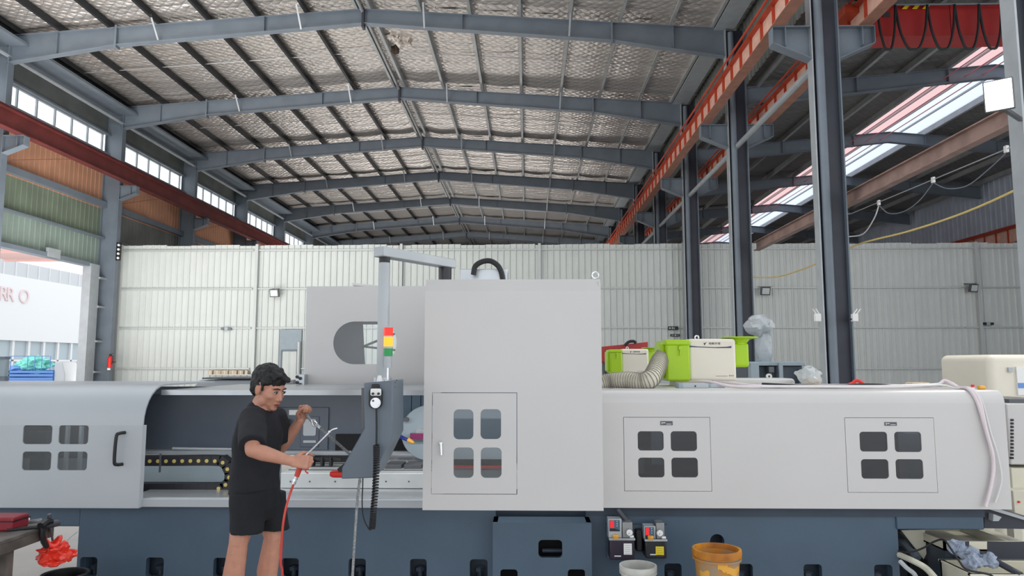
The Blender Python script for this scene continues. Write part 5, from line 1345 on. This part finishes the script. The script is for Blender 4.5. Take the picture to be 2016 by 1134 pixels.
bucket('paint_bucket', 'muddy yellow plastic bucket in front of the base below its round hole', q.x, 4.42, zr_y, 0.132, 0.37, 'bucket_b', 'bucket_y', True, 'bucket_y')
q2 = at(1256, 1112, 4.5); zr_w = q2.z
bucket('paint_bucket', 'dirty white plastic bucket under the two lubrication pumps', q2.x, 4.5, zr_w, 0.105, 0.30, 'bucket_w', 'bucket_in', False)
t = thing('step_stool', 'low dark steel platform carrying the two buckets', 'platform', ((q.x+q2.x)/2, 4.45, 0))
zs = min(zr_y-0.37, zr_w-0.30)
MB().box(q2.x-0.2, 4.2, zs-0.03, q.x+0.2, 4.7, zs).build('top', MT['rust'], t, 0.004)
if zr_y-0.37 > zs+0.001: MB().box(q.x-0.14, 4.3, zs, q.x+0.14, 4.56, zr_y-0.37).build('block', MT['rust'], t)
if zr_w-0.30 > zs+0.001: MB().box(q2.x-0.12, 4.38, zs, q2.x+0.12, 4.62, zr_w-0.30).build('block', MT['rust'], t)
for dx in (q2.x-0.18, q.x+0.18):
    for dy in (4.22, 4.68): MB().box(dx-0.02, dy-0.02, 0, dx+0.02, dy+0.02, zs-0.03).build('leg', MT['rust'], t)

# ================================================================ WORK BENCH AT THE LOWER LEFT
BX = -2.80
zt_b = atX(60, 1046, BX).z
yb1 = atX(108, 1029, BX).y
wbn = thing('work_bench', 'worn steel work bench cut off by the lower left corner', 'work bench', (-3.3, 3.9, 0))
MB().box(-3.9, 3.1, zt_b-0.02, BX, yb1, zt_b).build('bench_top', MT['benchtop'], wbn, 0.003)
MB().box(BX-0.045, 3.1, zt_b-0.075, BX-0.004, yb1, zt_b-0.02).box(-3.9, yb1-0.045, zt_b-0.075, BX, yb1-0.004, zt_b-0.02).box(-3.9, 3.1, zt_b-0.075, BX, 3.14, zt_b-0.02).build('apron', MT['rust'], wbn)
for x, y in ((BX-0.06, 4.02), (-3.85, 4.02), (BX-0.06, 3.15), (-3.85, 3.15)): MB().box(x-0.028, y-0.028, 0, x+0.028, y+0.028, zt_b-0.02).build('leg', MT['rust'], wbn)
MB().box(-3.9, 3.2, 0.40, BX-0.03, 4.05, 0.42).build('lower_shelf', MT['rust'], wbn)
def onb(px, py):
    d = ray(px, py); s = (zt_b-CZ)/d.z; return V((d.x*s, d.y*s, zt_b))
q = onb(6, 1046); t = thing('red_case', 'dark red tool case on the bench at the left edge', 'case', q)
MB().box(q.x-0.16, q.y, zt_b, q.x+0.05, q.y+0.14, zt_b+0.075).build('body', MT['maroon'], t, 0.008)
MB().box(q.x-0.165, q.y-0.004, zt_b+0.05, q.x+0.055, q.y+0.144, zt_b+0.056).build('seam', MT['black'], t)
q = onb(24, 1036); t = thing('white_rag', 'small white rag beside the red case on the bench', 'rag', q)
crumple('cloth', '', '', (q.x, q.y+0.1, zt_b+0.014), (0.03, 0.03, 0.014), 'paper', 2, 2, 0.4, t)
q = onb(48, 1036); tag(MB().bar((q.x-0.04, q.y+0.08, zt_b+0.006), (q.x+0.03, q.y+0.1, zt_b+0.006), 0.02, 0.01).bar((q.x-0.02, q.y+0.06, zt_b+0.016), (q.x+0.02, q.y+0.12, zt_b+0.016), 0.008, 0.008).build('steel_scriber', MT['silver']), 'shiny steel scriber lying on the bench', 'tool')
q = onb(40, 1046); tag(MB().bar((q.x-0.08, q.y, zt_b+0.008), (q.x+0.12, q.y+0.12, zt_b+0.008), 0.035, 0.014).build('dark_file', MT['rubber'], None, 0.004), 'dark flat file lying across the bench edge', 'tool')
# clamp at the bench corner
vz = lambda px, py: atX(px, py, BX+0.02)
cl = thing('screw_clamp', 'black screw clamp fixed to the bench corner', 'clamp', vz(95, 1040))
MB().tube(smooth_path([vz(80, 1036), vz(92, 1027), vz(99, 1028)], 4), 0.022, 8).tube([vz(84, 1038), vz(83, 1052), vz(86, 1066), vz(92, 1076)], 0.016, 8).build('frame', MT['black'], cl)
MB().cyl(vz(97, 1012), vz(101, 1045), 0.011, n=12).cyl(vz(101, 1045), vz(103.5, 1064), 0.006, n=10).build('screw', MT['plate'], cl)
MB().cyl(vz(99, 1032) - V((0, 0.03, 0)), vz(106, 1032) + V((0, 0.03, 0)), 0.02, n=12).build('nut', MT['plate'], cl)
rbg = thing('red_bag', 'red plastic bag hung from the bench corner clamp', 'bag', vz(105, 1090))
q = vz(104, 1090); crumple('bag_body', '', '', (q.x, q.y+0.02, q.z), (0.085, 0.08, 0.055), 'bag', 6, 4, 0.5, rbg)
q = vz(103, 1066); MB().tube([q + V((0.04*math.cos(a), 0.04*math.sin(a), 0.02*math.sin(2*a))) for a in (2*PI*k/16 for k in range(17))], 0.012, 8).build('bag_rim', MT['bag'], rbg)
q = vz(128, 1093); crumple('bag_flap', '', '', (q.x, q.y+0.02, q.z), (0.055, 0.04, 0.035), 'bag', 2, 3, 0.5, rbg)
q = vz(98, 1106); crumple('bag_tail', '', '', (q.x, q.y+0.02, q.z), (0.06, 0.05, 0.03), 'bag', 12, 3, 0.5, rbg)
hose('thin_line', 'thin grey line running from the red bag to the machine base', 'line', [vz(98, 1112), vz(112, 1100), vz(124, 1080), vz(134, 1062), vz(152, 1047)], 0.0035, 'steel_light')
t = thing('black_tub', 'black plastic tub at the bottom left beside the machine base', 'tub', at(126, 1134, 4.6))
q = at(128, 1130, 4.6); MB().lathe((q.x, 4.6, 0.0), [(0.001, 0.0), (0.11, 0.0), (0.12, q.z-0.02), (0.135, q.z), (0.115, q.z), (0.1, 0.05), (0.001, 0.05)], 24).build('shell', MT['black'], t)
MB().tube([(q.x + 0.13*math.cos(a), 4.6 + 0.13*math.sin(a), q.z) for a in (2*PI*k/24 for k in range(25))], 0.008, 6).build('rim', MT['rubber'], t)
q = at(8, 1128, 4.1); t = thing('steel_bolt_part', 'grey steel shaft part on the lower bench shelf', 'machine part', q)
MB().cyl((q.x-0.1, 3.9, 0.47), (q.x+0.06, 3.9, 0.47), 0.045, n=16).cyl((q.x+0.06, 3.9, 0.47), (q.x+0.11, 3.9, 0.47), 0.028, n=16).build('shaft', MT['pumpg'], t)

# ================================================================ RIGHT END: CABINETS, TANK AND BIN
t = thing('cream_cabinet', 'tall cream cabinet with rounded top behind the right end of the guard', 'cabinet', at(1990, 780, 6.6))
a = rect(1950, 698, 2060, 790, 6.6)
MB().box(a[0], 6.6, 0, a[2], 7.4, a[3]).build('body', MT['cream'], t, 0.06, seg=5)
a = rect(2003, 722, 2030, 778, 6.58); MB().box(a[0], 6.58, a[1], a[2], 6.6, a[3]).build('notice_sheet', MT['paper'], t)
b = rect(2005, 754, 2030, 764, 6.575); MB().box(b[0], 6.575, b[1], b[2], 6.58, b[3]).build('notice_band', MT['blue'], t)
q = at(1989, 728, 6.59); MB().box(q.x-0.02, 6.58, q.z-0.02, q.x+0.02, 6.6, q.z+0.02).build('catch', MT['steel_light'], t)
q = at(1944, 768, 5.05); tag(MB().box(q.x-0.05, 5.05, z_r, q.x-0.005, 5.09, z_r+0.025).build('orange_block', MT['gold'], None, 0.008), 'small orange block between the hoses and the cream cabinet', 'block')
q = at(1977, 772, 5.06); q.x = rg1; t = thing('push_button', 'small red capped button on the right end of the guard', 'button', (q.x, 5.2, z_r))
MB().cyl((q.x-0.02, 5.2, z_r), (q.x-0.02, 5.2, z_r+0.012), 0.014, n=14).build('collar', MT['alu'], t); MB().cyl((q.x-0.02, 5.2, z_r+0.012), (q.x-0.02, 5.2, z_r+0.028), 0.012, n=14).build('cap', MT['redp'], t)
t = thing('electrical_cabinet', 'white electrical cabinet with a black vent strip at the right edge', 'cabinet', at(2005, 910, 5.6))
a = rect(1986, 795, 2070, 915, 5.6); MB().box(a[0], 5.6, a[1], a[2], 6.3, a[3]).build('body', MT['white'], t, 0.008)
for k in range(12):
    b = rect(1991, 825+6.8*k, 1996, 829+6.8*k, 5.59); MB().box(b[0], 5.59, b[1], b[2], 5.61, b[3]).build('vent_slot', MT['black'], t)
b = rect(1987, 786, 2070, 794, 5.7); MB().box(b[0], 5.7, a[3], b[2], 6.2, b[3]).build('top_gap', MT['plate'], t)
t = thing('cream_side_box', 'cream steel box below the electrical cabinet at the right edge', 'box', at(2005, 1010, 5.5))
a = rect(1992, 921, 2070, 962, 5.62); MB().box(a[0], 5.62, a[1], a[2], 6.2, a[3]).build('upper_box', MT['creambin'], t, 0.006)
a = rect(1996, 966, 2070, 1019, 5.5); MB().box(a[0], 5.5, a[1], a[2], 6.2, a[3]).build('lower_box', MT['creambin'], t, 0.006)
q = at(2005, 988, 5.5); MB().cyl((q.x, 5.49, q.z), (q.x, 5.5, q.z), 0.008, n=10).build('screw', MT['redp'], t)
MB().box(a[0], 5.52, 0, a[0]+0.06, 5.6, a[1]).box(a[2]-0.1, 5.52, 0, a[2], 5.6, a[1]).build('leg', MT['creambin'], t)
t = thing('grey_chute', 'dark grey sheet metal chute sloping from under the guard end', 'chute', at(1970, 1030, 5.1))
MB().prism([at(1938, 1003, 5.05), at(1948, 1000, 5.05), at(2040, 1022, 5.05), at(2040, 1042, 5.05), at(1938, 1040, 5.05)], (0, 0.35, 0)).build('side', MT['steel_dark'], t)
MB().bar(at(1945, 999, 5.03), at(2040, 1028, 5.03), 0.012, 0.02).build('rim', MT['steel_light'], t)
MB().prism([at(1956, 1012, 5.0), at(1972, 1018, 5.0), at(1966, 1026, 5.0), at(1955, 1026, 5.0)], (0, 0.05, 0)).build('liner', MT['steel_light'], t)
# cream tray lid behind the bin
t = thing('cream_tank_tray', 'open cream tray on top of the coolant tank at the lower right', 'tray', at(1930, 1060, 5.0))
zt3 = at(1920, 1066, 4.95).z
xa, xb = at(1858, 1060, 4.95).x, at(2060, 1060, 4.95).x
MB().box(xa, 4.95, zt3-0.06, xb, 5.5, zt3-0.05).build('tray_floor', MT['creambin'], t)
MB().box(xa, 4.95, zt3-0.06, xb, 4.965, zt3).box(xa, 5.485, zt3-0.06, xb, 5.5, zt3).box(xa, 4.95, zt3-0.06, xa+0.015, 5.5, zt3).box(xa+0.42, 4.965, zt3-0.06, xa+0.435, 5.485, zt3).build('tray_wall', MT['creambin'], t)
MB().box(xa+0.03, 5.0, 0, xb, 5.45, zt3-0.06).build('tank_body', MT['dkmach'], t)
# bin with rags
ZR = 0.475; by0, by1 = 4.60, 4.93
bxa = at(1850, 1085, 4.93).x; bxb = bxa + 0.85
bn = thing('scrap_bin', 'cream sheet metal bin holding grey rags at the lower right', 'bin', ((bxa+bxb)/2, 4.6, 0))
MB().box(bxa, by0, 0, bxb, by0+0.015, ZR).box(bxa, by1-0.015, 0, bxb, by1, ZR+0.0).box(bxa, by0, 0, bxa+0.015, by1, ZR).box(bxb-0.015, by0, 0, bxb, by1, ZR).build('wall', MT['creambin'], bn)
MB().box(bxa, by0, 0.2, bxb, by1, 0.21).build('bottom', MT['creambin'], bn)
MB().box(bxa-0.008, by0-0.008, ZR-0.012, bxb+0.008, by0+0.02, ZR).box(bxa-0.008, by1-0.02, ZR-0.012, bxb+0.008, by1+0.008, ZR).box(bxa-0.008, by0, ZR-0.012, bxa+0.02, by1, ZR).build('rim', MT['creambin'], bn)
rl = ['blue-grey rag at the back left of the cream bin', 'pale rag folded over the middle of the cream bin', 'grey rag at the front of the cream bin', 'pale rag hanging low at the right of the bin']
for k, (px, py, Yr, r_) in enumerate(((1884, 1078, 4.86, (.05, .045, .05)), (1906, 1090, 4.80, (.06, .05, .045)), (1918, 1106, 4.70, (.055, .045, .045)), (1946, 1104, 4.72, (.05, .045, .045)))):
    q = at(px, py, Yr); crumple('rag', rl[k], 'rag', (max(q.x, bxa+0.08), Yr, q.z), r_, 'rag', 3.1*k+2, 3, 0.6)
hose('grey_pipe', 'dark grey pipe leaning in the cream bin behind the rags', 'pipe', [at(1900, 1078, 4.85), at(1950, 1100, 4.75), at(2010, 1132, 4.6)], 0.02, 'steel_dark')
t = thing('dark_sheet', 'dark grey bent sheet standing behind the bin at the lower right', 'sheet metal', at(1960, 1090, 4.94))
MB().grid(lambda u, v: V(at(1895+140*u, 1066+52*v, 4.945)) + V((0, 0.008*math.sin(7*u), 0)), 14, 3).build('sheet', MT['steel_dark'], t)
hose('black_cable', 'black cable hanging from the base end across the cream bin to the floor', 'cable', [at(1768, 1085, 4.95), at(1790, 1087, 4.9), at(1815, 1080, 4.85), at(1840, 1066, 4.8), at(1858, 1063, 4.75), at(1872, 1080, 4.6), at(1888, 1104, 4.4), at(1905, 1122, 4.32), at(1950, 1132, 4.3), at(1965, 1150, 4.28)], 0.006, 'rubber')
t = thing('cream_board', 'cream triangular board leaning against the base end', 'board', at(1800, 1090, 5.2))
MB().prism([at(1774, 1044, 5.2), at(1821, 1043, 5.2), at(1824, 1090, 5.2), at(1818, 1102, 5.2)], (0, 0.015, 0)).build('board', MT['creambin'], t)
MB().bar(at(1773, 1046, 5.18), at(1818, 1104, 5.18), 0.01, 0.012).build('edge_strip', MT['black'], t)
MB().box(at(1818, 1100, 5.2).x-0.1, 5.19, 0, at(1818, 1100, 5.2).x+0.02, 5.23, at(1818, 1102, 5.2).z).build('support', MT['darkgap'], t)
MB().box(at(1766, 1044, 5.6).x, 5.7, 0, at(1860, 1044, 5.6).x, 5.72, at(1800, 1040, 5.7).z).build('back_plate', MT['guard'], gm)
def bent(label, pts, r, m): return hose('plastic_hose', label, 'hose', pts, r, m, 'plastic hoses beside the base end')
bent('pale green plastic hose curving past the base end at the lower right, thickest one', [at(1770, 1092, 5.0), at(1795, 1103, 4.9), at(1822, 1118, 4.8), at(1843, 1140, 4.7)], 0.02, 'creambin')
bent('thin clear hose below the thick pale one beside the base end', [at(1772, 1105, 4.85), at(1785, 1118, 4.8), at(1800, 1130, 4.75), at(1806, 1145, 4.7)], 0.014, 'plastic')
bent('grey ribbed hose above the thick pale one beside the base end', [at(1770, 1066, 5.3), at(1782, 1070, 5.25), at(1795, 1084, 5.2), at(1806, 1100, 5.15)], 0.03, 'steel')
# ================================================================ THE MAN
man = thing('person', 'man in black t-shirt and black shorts, holding a blow gun and a raised cord', 'person', (-1.55, 4.2, 0))
FA = math.radians(24)                                   # turned towards the camera
fwd = V((math.cos(FA), -math.sin(FA), 0)); rgt = V((-math.sin(FA), -math.cos(FA), 0)); UP = V((0, 0, 1))
BR = Matrix((( fwd.x, rgt.x, 0), (fwd.y, rgt.y, 0), (0, 0, 1)))   # local (forward, right, up)
pel = at(505, 968, 4.2); che = at(508, 862, 4.2); wst = at(505, 915, 4.2)
shR, shL = at(497, 822, 4.08), at(540, 818, 4.32)
elR, wrR = at(497, 886, 3.88), at(574, 908, 3.93)
elL, wrL = at(553, 880, 4.40), at(592, 828, 4.34)
hipR, hipL = at(488, 985, 4.12), at(526, 985, 4.28)
knR, knL = at(470, 1066, 4.08), at(538, 1056, 4.26)
anR = V((at(461, 1134, 4.1).x - 0.03, 4.14, 0.10)); anL = V((at(527, 1134, 4.28).x - 0.03, 4.30, 0.10))
hc = at(530, 764, 4.2)
body = MB()
# trunk
body.ell(che, (0.088, 0.145, 0.19), 20, 12, BR); body.ell(wst, (0.088, 0.135, 0.17), 20, 12, BR); body.ell(pel + V((0, 0, -0.02)), (0.10, 0.145, 0.12), 20, 12, BR)
nb = at(507, 806, 4.2)
capsule(body, nb + V((0, 0, -0.05)), 0.075, hc + BR @ V((-0.03, 0, -0.06)), 0.056)
for s in (shR, shL): capsule(body, nb + V((0, 0, -0.05)), 0.06, s, 0.055)
# arms
def arm(sh, el, wr):
    capsule(body, sh, 0.052, el, 0.040); m_ = el.lerp(wr, 0.28)
    capsule(body, el, 0.039, m_, 0.042); capsule(body, m_, 0.042, wr, 0.026)
arm(shR, elR, wrR); arm(shL, elL, wrL)
# legs
def leg(hp, kn, an, toe):
    capsule(body, hp, 0.082, kn, 0.053); d = an-kn
    c1 = kn + d*0.30 - fwd*0.022
    capsule(body, kn, 0.051, c1, 0.056); capsule(body, c1, 0.056, kn + d*0.72, 0.038); capsule(body, kn + d*0.05, 0.05, an, 0.036)
    capsule(body, an, 0.036, an - fwd*0.05 + V((0, 0, -0.05)), 0.034); capsule(body, an + V((0, 0, -0.03)), 0.038, toe, 0.026)
tR = anR + fwd*0.15 + V((0, 0, -0.06)); tL = anL + fwd*0.15 + V((0, 0, -0.06))
leg(hipR, knR, anR, tR); leg(hipL, knL, anL, tL)
# hands: palm, four fingers of unequal length with three joints, thumb from the side of the palm
def hand(wr, d, n, side, curl, spread=0.0, thumb=(0.6, 0.5)):
    d = V(d).normalized(); n = V(n); n = (n - d*n.dot(d)).normalized(); s = d.cross(n)*side     # s: thumb side
    pl = 0.082
    for u in (-0.027, -0.009, 0.009, 0.027): capsule(body, wr + s*u*0.6 + d*0.008, 0.015, wr + d*pl + s*u, 0.0125)
    for k, (u, L) in enumerate(((0.030, 0.072), (0.010, 0.080), (-0.010, 0.074), (-0.029, 0.060))):
        p = wr + d*(pl - 0.004*abs(k-1)) + s*u; a = 0.0; r = 0.0098 if k < 3 else 0.0085
        for j, (f, c) in enumerate(((0.45, curl[0]), (0.31, curl[1]), (0.24, curl[2]))):
            a += c*(1 + 0.06*k); v = (d*math.cos(a) + n*math.sin(a) + s*spread*(1.5-k)*0.2).normalized()
            q = p + v*L*f; capsule(body, p, r, q, r*0.93, 8); p = q; r *= 0.93
    p = wr + d*0.022 + s*0.026 + n*0.006; v = (d*0.55 + s*0.62 + n*0.35).normalized(); q = p + v*0.042
    capsule(body, p, 0.0145, q, 0.0115, 8)
    v2 = (d*thumb[0] + n*thumb[1] + s*0.05).normalized(); q2 = q + v2*0.032; capsule(body, q, 0.0112, q2, 0.0098, 8)
    v3 = (v2 + n*0.5 - s*0.25).normalized(); capsule(body, q2, 0.0098, q2 + v3*0.022, 0.0085, 8)
    return d, n, s
hand(wrR, (0.96, 0.05, -0.06), (0.1, 0.9, -0.35), 1, (0.85, 1.05, 0.8), 0, (0.75, 0.45))
hand(wrL, (0.25, -0.05, 0.97), (0.80, -0.58, -0.15), -1, (1.0, 1.25, 0.9), 0, (0.75, 0.5))
# head
HA = math.radians(24); HT = math.radians(18)
HR = Matrix.Rotation(-HA, 3, 'Z') @ Matrix.Rotation(HT, 3, 'Y')
def hp_(x, y, z): return hc + HR @ V((x, y, z))          # x forward, y left, z up
body.ell(hp_(-0.015, 0, 0.03), (0.096, 0.076, 0.084), 20, 14, HR)
body.ell(hp_(0.028, 0, -0.022), (0.066, 0.066, 0.078), 20, 12, HR)
body.ell(hp_(0.034, 0, -0.066), (0.050, 0.052, 0.046), 16, 10, HR)
body.ell(hp_(0.066, 0, -0.098), (0.022, 0.026, 0.018), 12, 8, HR)
body.ell(hp_(0.072, 0, 0.024), (0.020, 0.052, 0.014), 12, 8, HR)
for s in (-1, 1):
    body.ell(hp_(0.058, s*0.038, -0.028), (0.026, 0.024, 0.022), 12, 8, HR)
    body.ell(hp_(0.02, s*0.056, -0.07), (0.026, 0.014, 0.03), 12, 8, HR)
    body.ell(hp_(-0.008, s*0.077, -0.014), (0.018, 0.010, 0.032), 12, 10, HR)
    body.ell(hp_(-0.016, s*0.083, -0.006), (0.010, 0.006, 0.024), 12, 10, HR)
    body.ell(hp_(0.093, s*0.011, -0.042), (0.010, 0.009, 0.008), 10, 8, HR)
capsule(body, hp_(0.084, 0, 0.010), 0.008, hp_(0.104, 0, -0.036), 0.0115)
body.ell(hp_(0.088, 0, -0.064), (0.010, 0.022, 0.007), 12, 8, HR); body.ell(hp_(0.086, 0, -0.077), (0.010, 0.019, 0.007), 12, 8, HR)
skin = merged('body', body, MT['skin'], man, 0.0052, 3)
for s in (-1, 1):
    MB().ell(hp_(0.081, s*0.032, 0.001), (0.011, 0.016, 0.0065), 14, 9, HR).build('eye', MT['eyew'], man)
    MB().ell(hp_(0.090, s*0.031, 0.000), (0.0045, 0.007, 0.0055), 12, 8, HR).build('iris', MT['eye'], man)
    MB().tube([hp_(0.083, s*0.014, 0.004), hp_(0.0935, s*0.030, 0.0085), hp_(0.084, s*0.048, 0.003)], 0.0028, 6).build('eyelid', MT['eye'], man)
    MB().tube([hp_(0.094, s*0.014, 0.022), hp_(0.093, s*0.032, 0.027), hp_(0.078, s*0.052, 0.021)], [0.003, 0.0042, 0.0025], 6).build('eyebrow', MT['hair'], man)
MB().ell(hp_(0.0945, 0, -0.0655), (0.005, 0.020, 0.0042), 12, 8, HR).ell(hp_(0.0925, 0, -0.0765), (0.005, 0.017, 0.0048), 12, 8, HR).build('lips', MT['lips'], man)
MB().tube([hp_(0.089, -0.022, -0.071), hp_(0.0985, 0, -0.0708), hp_(0.089, 0.022, -0.071)], 0.0014, 5).build('mouth_line', MT['eye'], man)
hr_ = MB()
hr_.ell(hp_(-0.022, 0, 0.058), (0.106, 0.083, 0.076), 20, 12, HR); hr_.ell(hp_(-0.052, 0, 0.022), (0.066, 0.078, 0.075), 18, 10, HR)
hr_.ell(hp_(-0.074, 0, -0.032), (0.034, 0.056, 0.046), 16, 10, HR)
for k in range(9):                                      # fringe swept forward over the brow
    y = -0.060 + 0.015*k; hr_.ell(hp_(0.060 - 0.55*abs(y), y, 0.074 + 0.007*math.sin(k*2.1)), (0.034, 0.014, 0.028 + 0.006*math.sin(k*1.3)), 10, 7, HR)
for k in range(7): hr_.ell(hp_(-0.04 + 0.02*k, 0.03*math.sin(k*2.3), 0.122 - 0.0012*k*k), (0.03, 0.026, 0.018), 10, 7, HR)
for s in (-1, 1): hr_.ell(hp_(-0.038, s*0.069, 0.004), (0.042, 0.015, 0.046), 12, 8, HR); hr_.ell(hp_(0.022, s*0.068, 0.045), (0.030, 0.012, 0.026), 12, 8, HR); hr_.ell(hp_(0.016, s*0.071, 0.008), (0.008, 0.007, 0.026), 10, 8, HR)
merged('hair', hr_, MT['hair'], man, 0.006, 2, lambda c: 0.006*noise.noise(c*38) + 0.006*noise.noise(V((c.x*60, c.y*110, c.z*40))))
# t-shirt
sh_ = MB()
sh_.ell(che + V((0, 0, 0.0)), (0.106, 0.165, 0.20), 22, 12, BR); sh_.ell(wst + BR @ V((-0.01, 0, 0)), (0.108, 0.152, 0.2), 22, 12, BR)
hemz = at(500, 970, 4.2).z
pc = V((pel.x-0.01, pel.y, 0))
def oval(cx, cy, z, a, b, n=26): return [V((cx, cy, z)) + BR @ V((a*math.cos(2*PI*k/n), b*math.sin(2*PI*k/n), 0)) for k in range(n)]
def loft(mb, rings):
    n = len(rings[0]); vs = [p for r in rings for p in r]; fs = [(j*n+i, j*n+(i+1) % n, (j+1)*n+(i+1) % n, (j+1)*n+i) for j in range(len(rings)-1) for i in range(n)]
    fs += [tuple(range(n-1, -1, -1)), tuple(range((len(rings)-1)*n, len(rings)*n))]; mb._add(vs, fs)
loft(sh_, [oval(at(501, 968, 4.2).x, pel.y, hemz, 0.120, 0.165), oval(at(502, 940, 4.2).x, wst.y, wst.z-0.07, 0.113, 0.16), oval(at(505, 900, 4.2).x, wst.y, wst.z+0.05, 0.108, 0.16), oval(at(507, 858, 4.2).x, che.y, che.z+0.02, 0.104, 0.163), oval(nb.x+0.005, nb.y, nb.z-0.10, 0.092, 0.15)])
for s in (shR, shL): capsule(sh_, nb + V((0, 0, -0.055)), 0.066, s + V((0, 0, -0.008)), 0.070)
capsule(sh_, nb + V((-0.005, 0, -0.07)), 0.085, nb + V((0, 0, -0.018)), 0.072)
def sleeve(s, e, k, r0, r1):
    en = s.lerp(e, k); d = (en-s).normalized(); a = d.orthogonal().normalized(); b = d.cross(a); n = 20
    ring = lambda p, r: [p + (a*math.cos(2*PI*i/n) + b*math.sin(2*PI*i/n))*r for i in range(n)]
    loft(sh_, [ring(s - d*0.01, r0), ring(s.lerp(en, 0.5), (r0+r1)/2+0.004), ring(en, r1)])
sleeve(shR, elR, 0.88, 0.072, 0.076); sleeve(shL, elL, 0.80, 0.070, 0.074)
def wr1(c): return 0.006*noise.noise(V((c.x*7, c.y*7, c.z*11))) + 0.003*noise.noise(V((c.x*22+3, c.y*22, c.z*16)))
merged('t_shirt', sh_, MT['shirt'], man, 0.0085, 4, wr1)
# shorts
st_ = MB()
loft(st_, [oval(at(508, 1010, 4.2).x, pel.y, hemz-0.14, 0.088, 0.12), oval(at(506, 995, 4.2).x, pel.y, hemz-0.07, 0.125, 0.155), oval(at(503, 960, 4.2).x, pel.y, hemz+0.05, 0.108, 0.15)])
def short_leg(hp, kn, hem_pt, r0, r1):
    d = (kn-hp).normalized(); n = 24
    ring = lambda p, r: [p + BR @ V((r*1.08*math.cos(2*PI*i/n), r*math.sin(2*PI*i/n), 0)) for i in range(n)]
    loft(st_, [ring(hp + V((0, 0, 0.05)), r0), ring(hp.lerp(hem_pt, 0.5), (r0+r1)/2), ring(hem_pt, r1)])
hmR = V((at(485, 1049, 4.08).x, hipR.lerp(knR, 0.85).y, at(485, 1049, 4.08).z)); hmL = V((at(537, 1044, 4.24).x, hipL.lerp(knL, 0.85).y, at(537, 1044, 4.24).z))
short_leg(hipR, knR, hmR, 0.098, 0.083); short_leg(hipL, knL, hmL, 0.098, 0.081)
merged('shorts', st_, MT['shorts'], man, 0.0085, 3, wr1)
# sandals (below the frame)
for an, to in ((anR, tR), (anL, tL)):
    MB().prism([an - fwd*0.09 + rgt*0.045 - V((0, 0, an.z)), to + fwd*0.05 + rgt*0.045 - V((0, 0, to.z)), to + fwd*0.05 - rgt*0.045 - V((0, 0, to.z)), an - fwd*0.09 - rgt*0.045 - V((0, 0, an.z))], (0, 0, 0.03)).build('sandal', MT['rubber'], man, 0.01)
# blow gun held in the right hand
gun = thing('blow_gun', 'red air blow gun with long silver nozzle in the man’s lower hand', 'blow gun', at(592, 915, 3.95))
gY = 3.955
MB().cyl(at(601, 899, gY), at(590, 921, gY), 0.013, n=14).cyl(at(590, 921, gY), at(584, 938, gY), 0.0155, 0.0135, 14).build('handle', MT['hose'], gun)
MB().cyl(at(584, 938, gY), at(578, 953, gY), 0.010, n=12).cyl(at(582, 943, gY), at(580.5, 947, gY), 0.013, n=6).build('coupling', MT['silver'], gun)
tip = at(664, 843, 4.02)
MB().tube([at(600, 900, gY), at(606, 893, gY), at(648, 851, 4.0)] , 0.0052, 8).cyl(at(648, 851, 4.0), at(650, 849, 4.0), 0.008, n=10).tube(smooth_path([at(648, 851, 4.0), at(654, 846, 4.01), tip], 4), 0.0042, 8).build('nozzle', MT['silver'], gun)
MB().tube(smooth_path([at(601, 905, gY-0.02), at(600, 918, gY-0.025), at(602, 928, gY-0.02), at(607, 932, gY-0.015)], 5), 0.0045, 6).build('trigger', MT['hose'], gun)
hose('air_hose', 'red air hose hanging from the blow gun past the man’s leg', 'hose', [at(578, 953, gY), at(571, 972, gY), at(563, 1000, gY-0.03), at(557, 1035, gY-0.05), at(554, 1075, gY-0.05), at(553, 1110, gY-0.05), at(556, 1140, gY-0.04), V((at(560, 1134, gY).x, gY-0.02, 0.2)), V((at(575, 1134, gY).x, gY, 0.012)), V((at(640, 1134, gY).x, gY-0.3, 0.012))], 0.0065, 'hose')
cy = 4.32
cd = thing('speckled_cord', 'speckled grey cord with snap hook from the man’s raised hand down behind the pendant', 'cord', at(620, 835, cy))
MB().tube(smooth_path([at(603, 815, 4.33), at(610, 825, cy), at(622, 836, cy), at(650, 860, 4.40), at(684, 890, 4.52), at(706, 912, 4.54), at(709, 935, 4.53), at(704, 980, 4.52), at(699, 1050, 4.5), at(694, 1134, 4.48), at(691, 1200, 4.47)], 8), 0.0085, 8).build('rope', MT['cord'], cd)
MB().tube(smooth_path([at(613, 827, cy-0.01), at(617, 838, cy-0.012), at(623, 840, cy-0.012), at(624, 833, cy-0.012), at(619, 829, cy-0.01)], 5), 0.0045, 8).build('snap_hook', MT['silver'], cd)
MB().cyl(at(622, 836, cy), at(630, 843, cy), 0.011, n=10).build('ferrule', MT['alu'], cd)
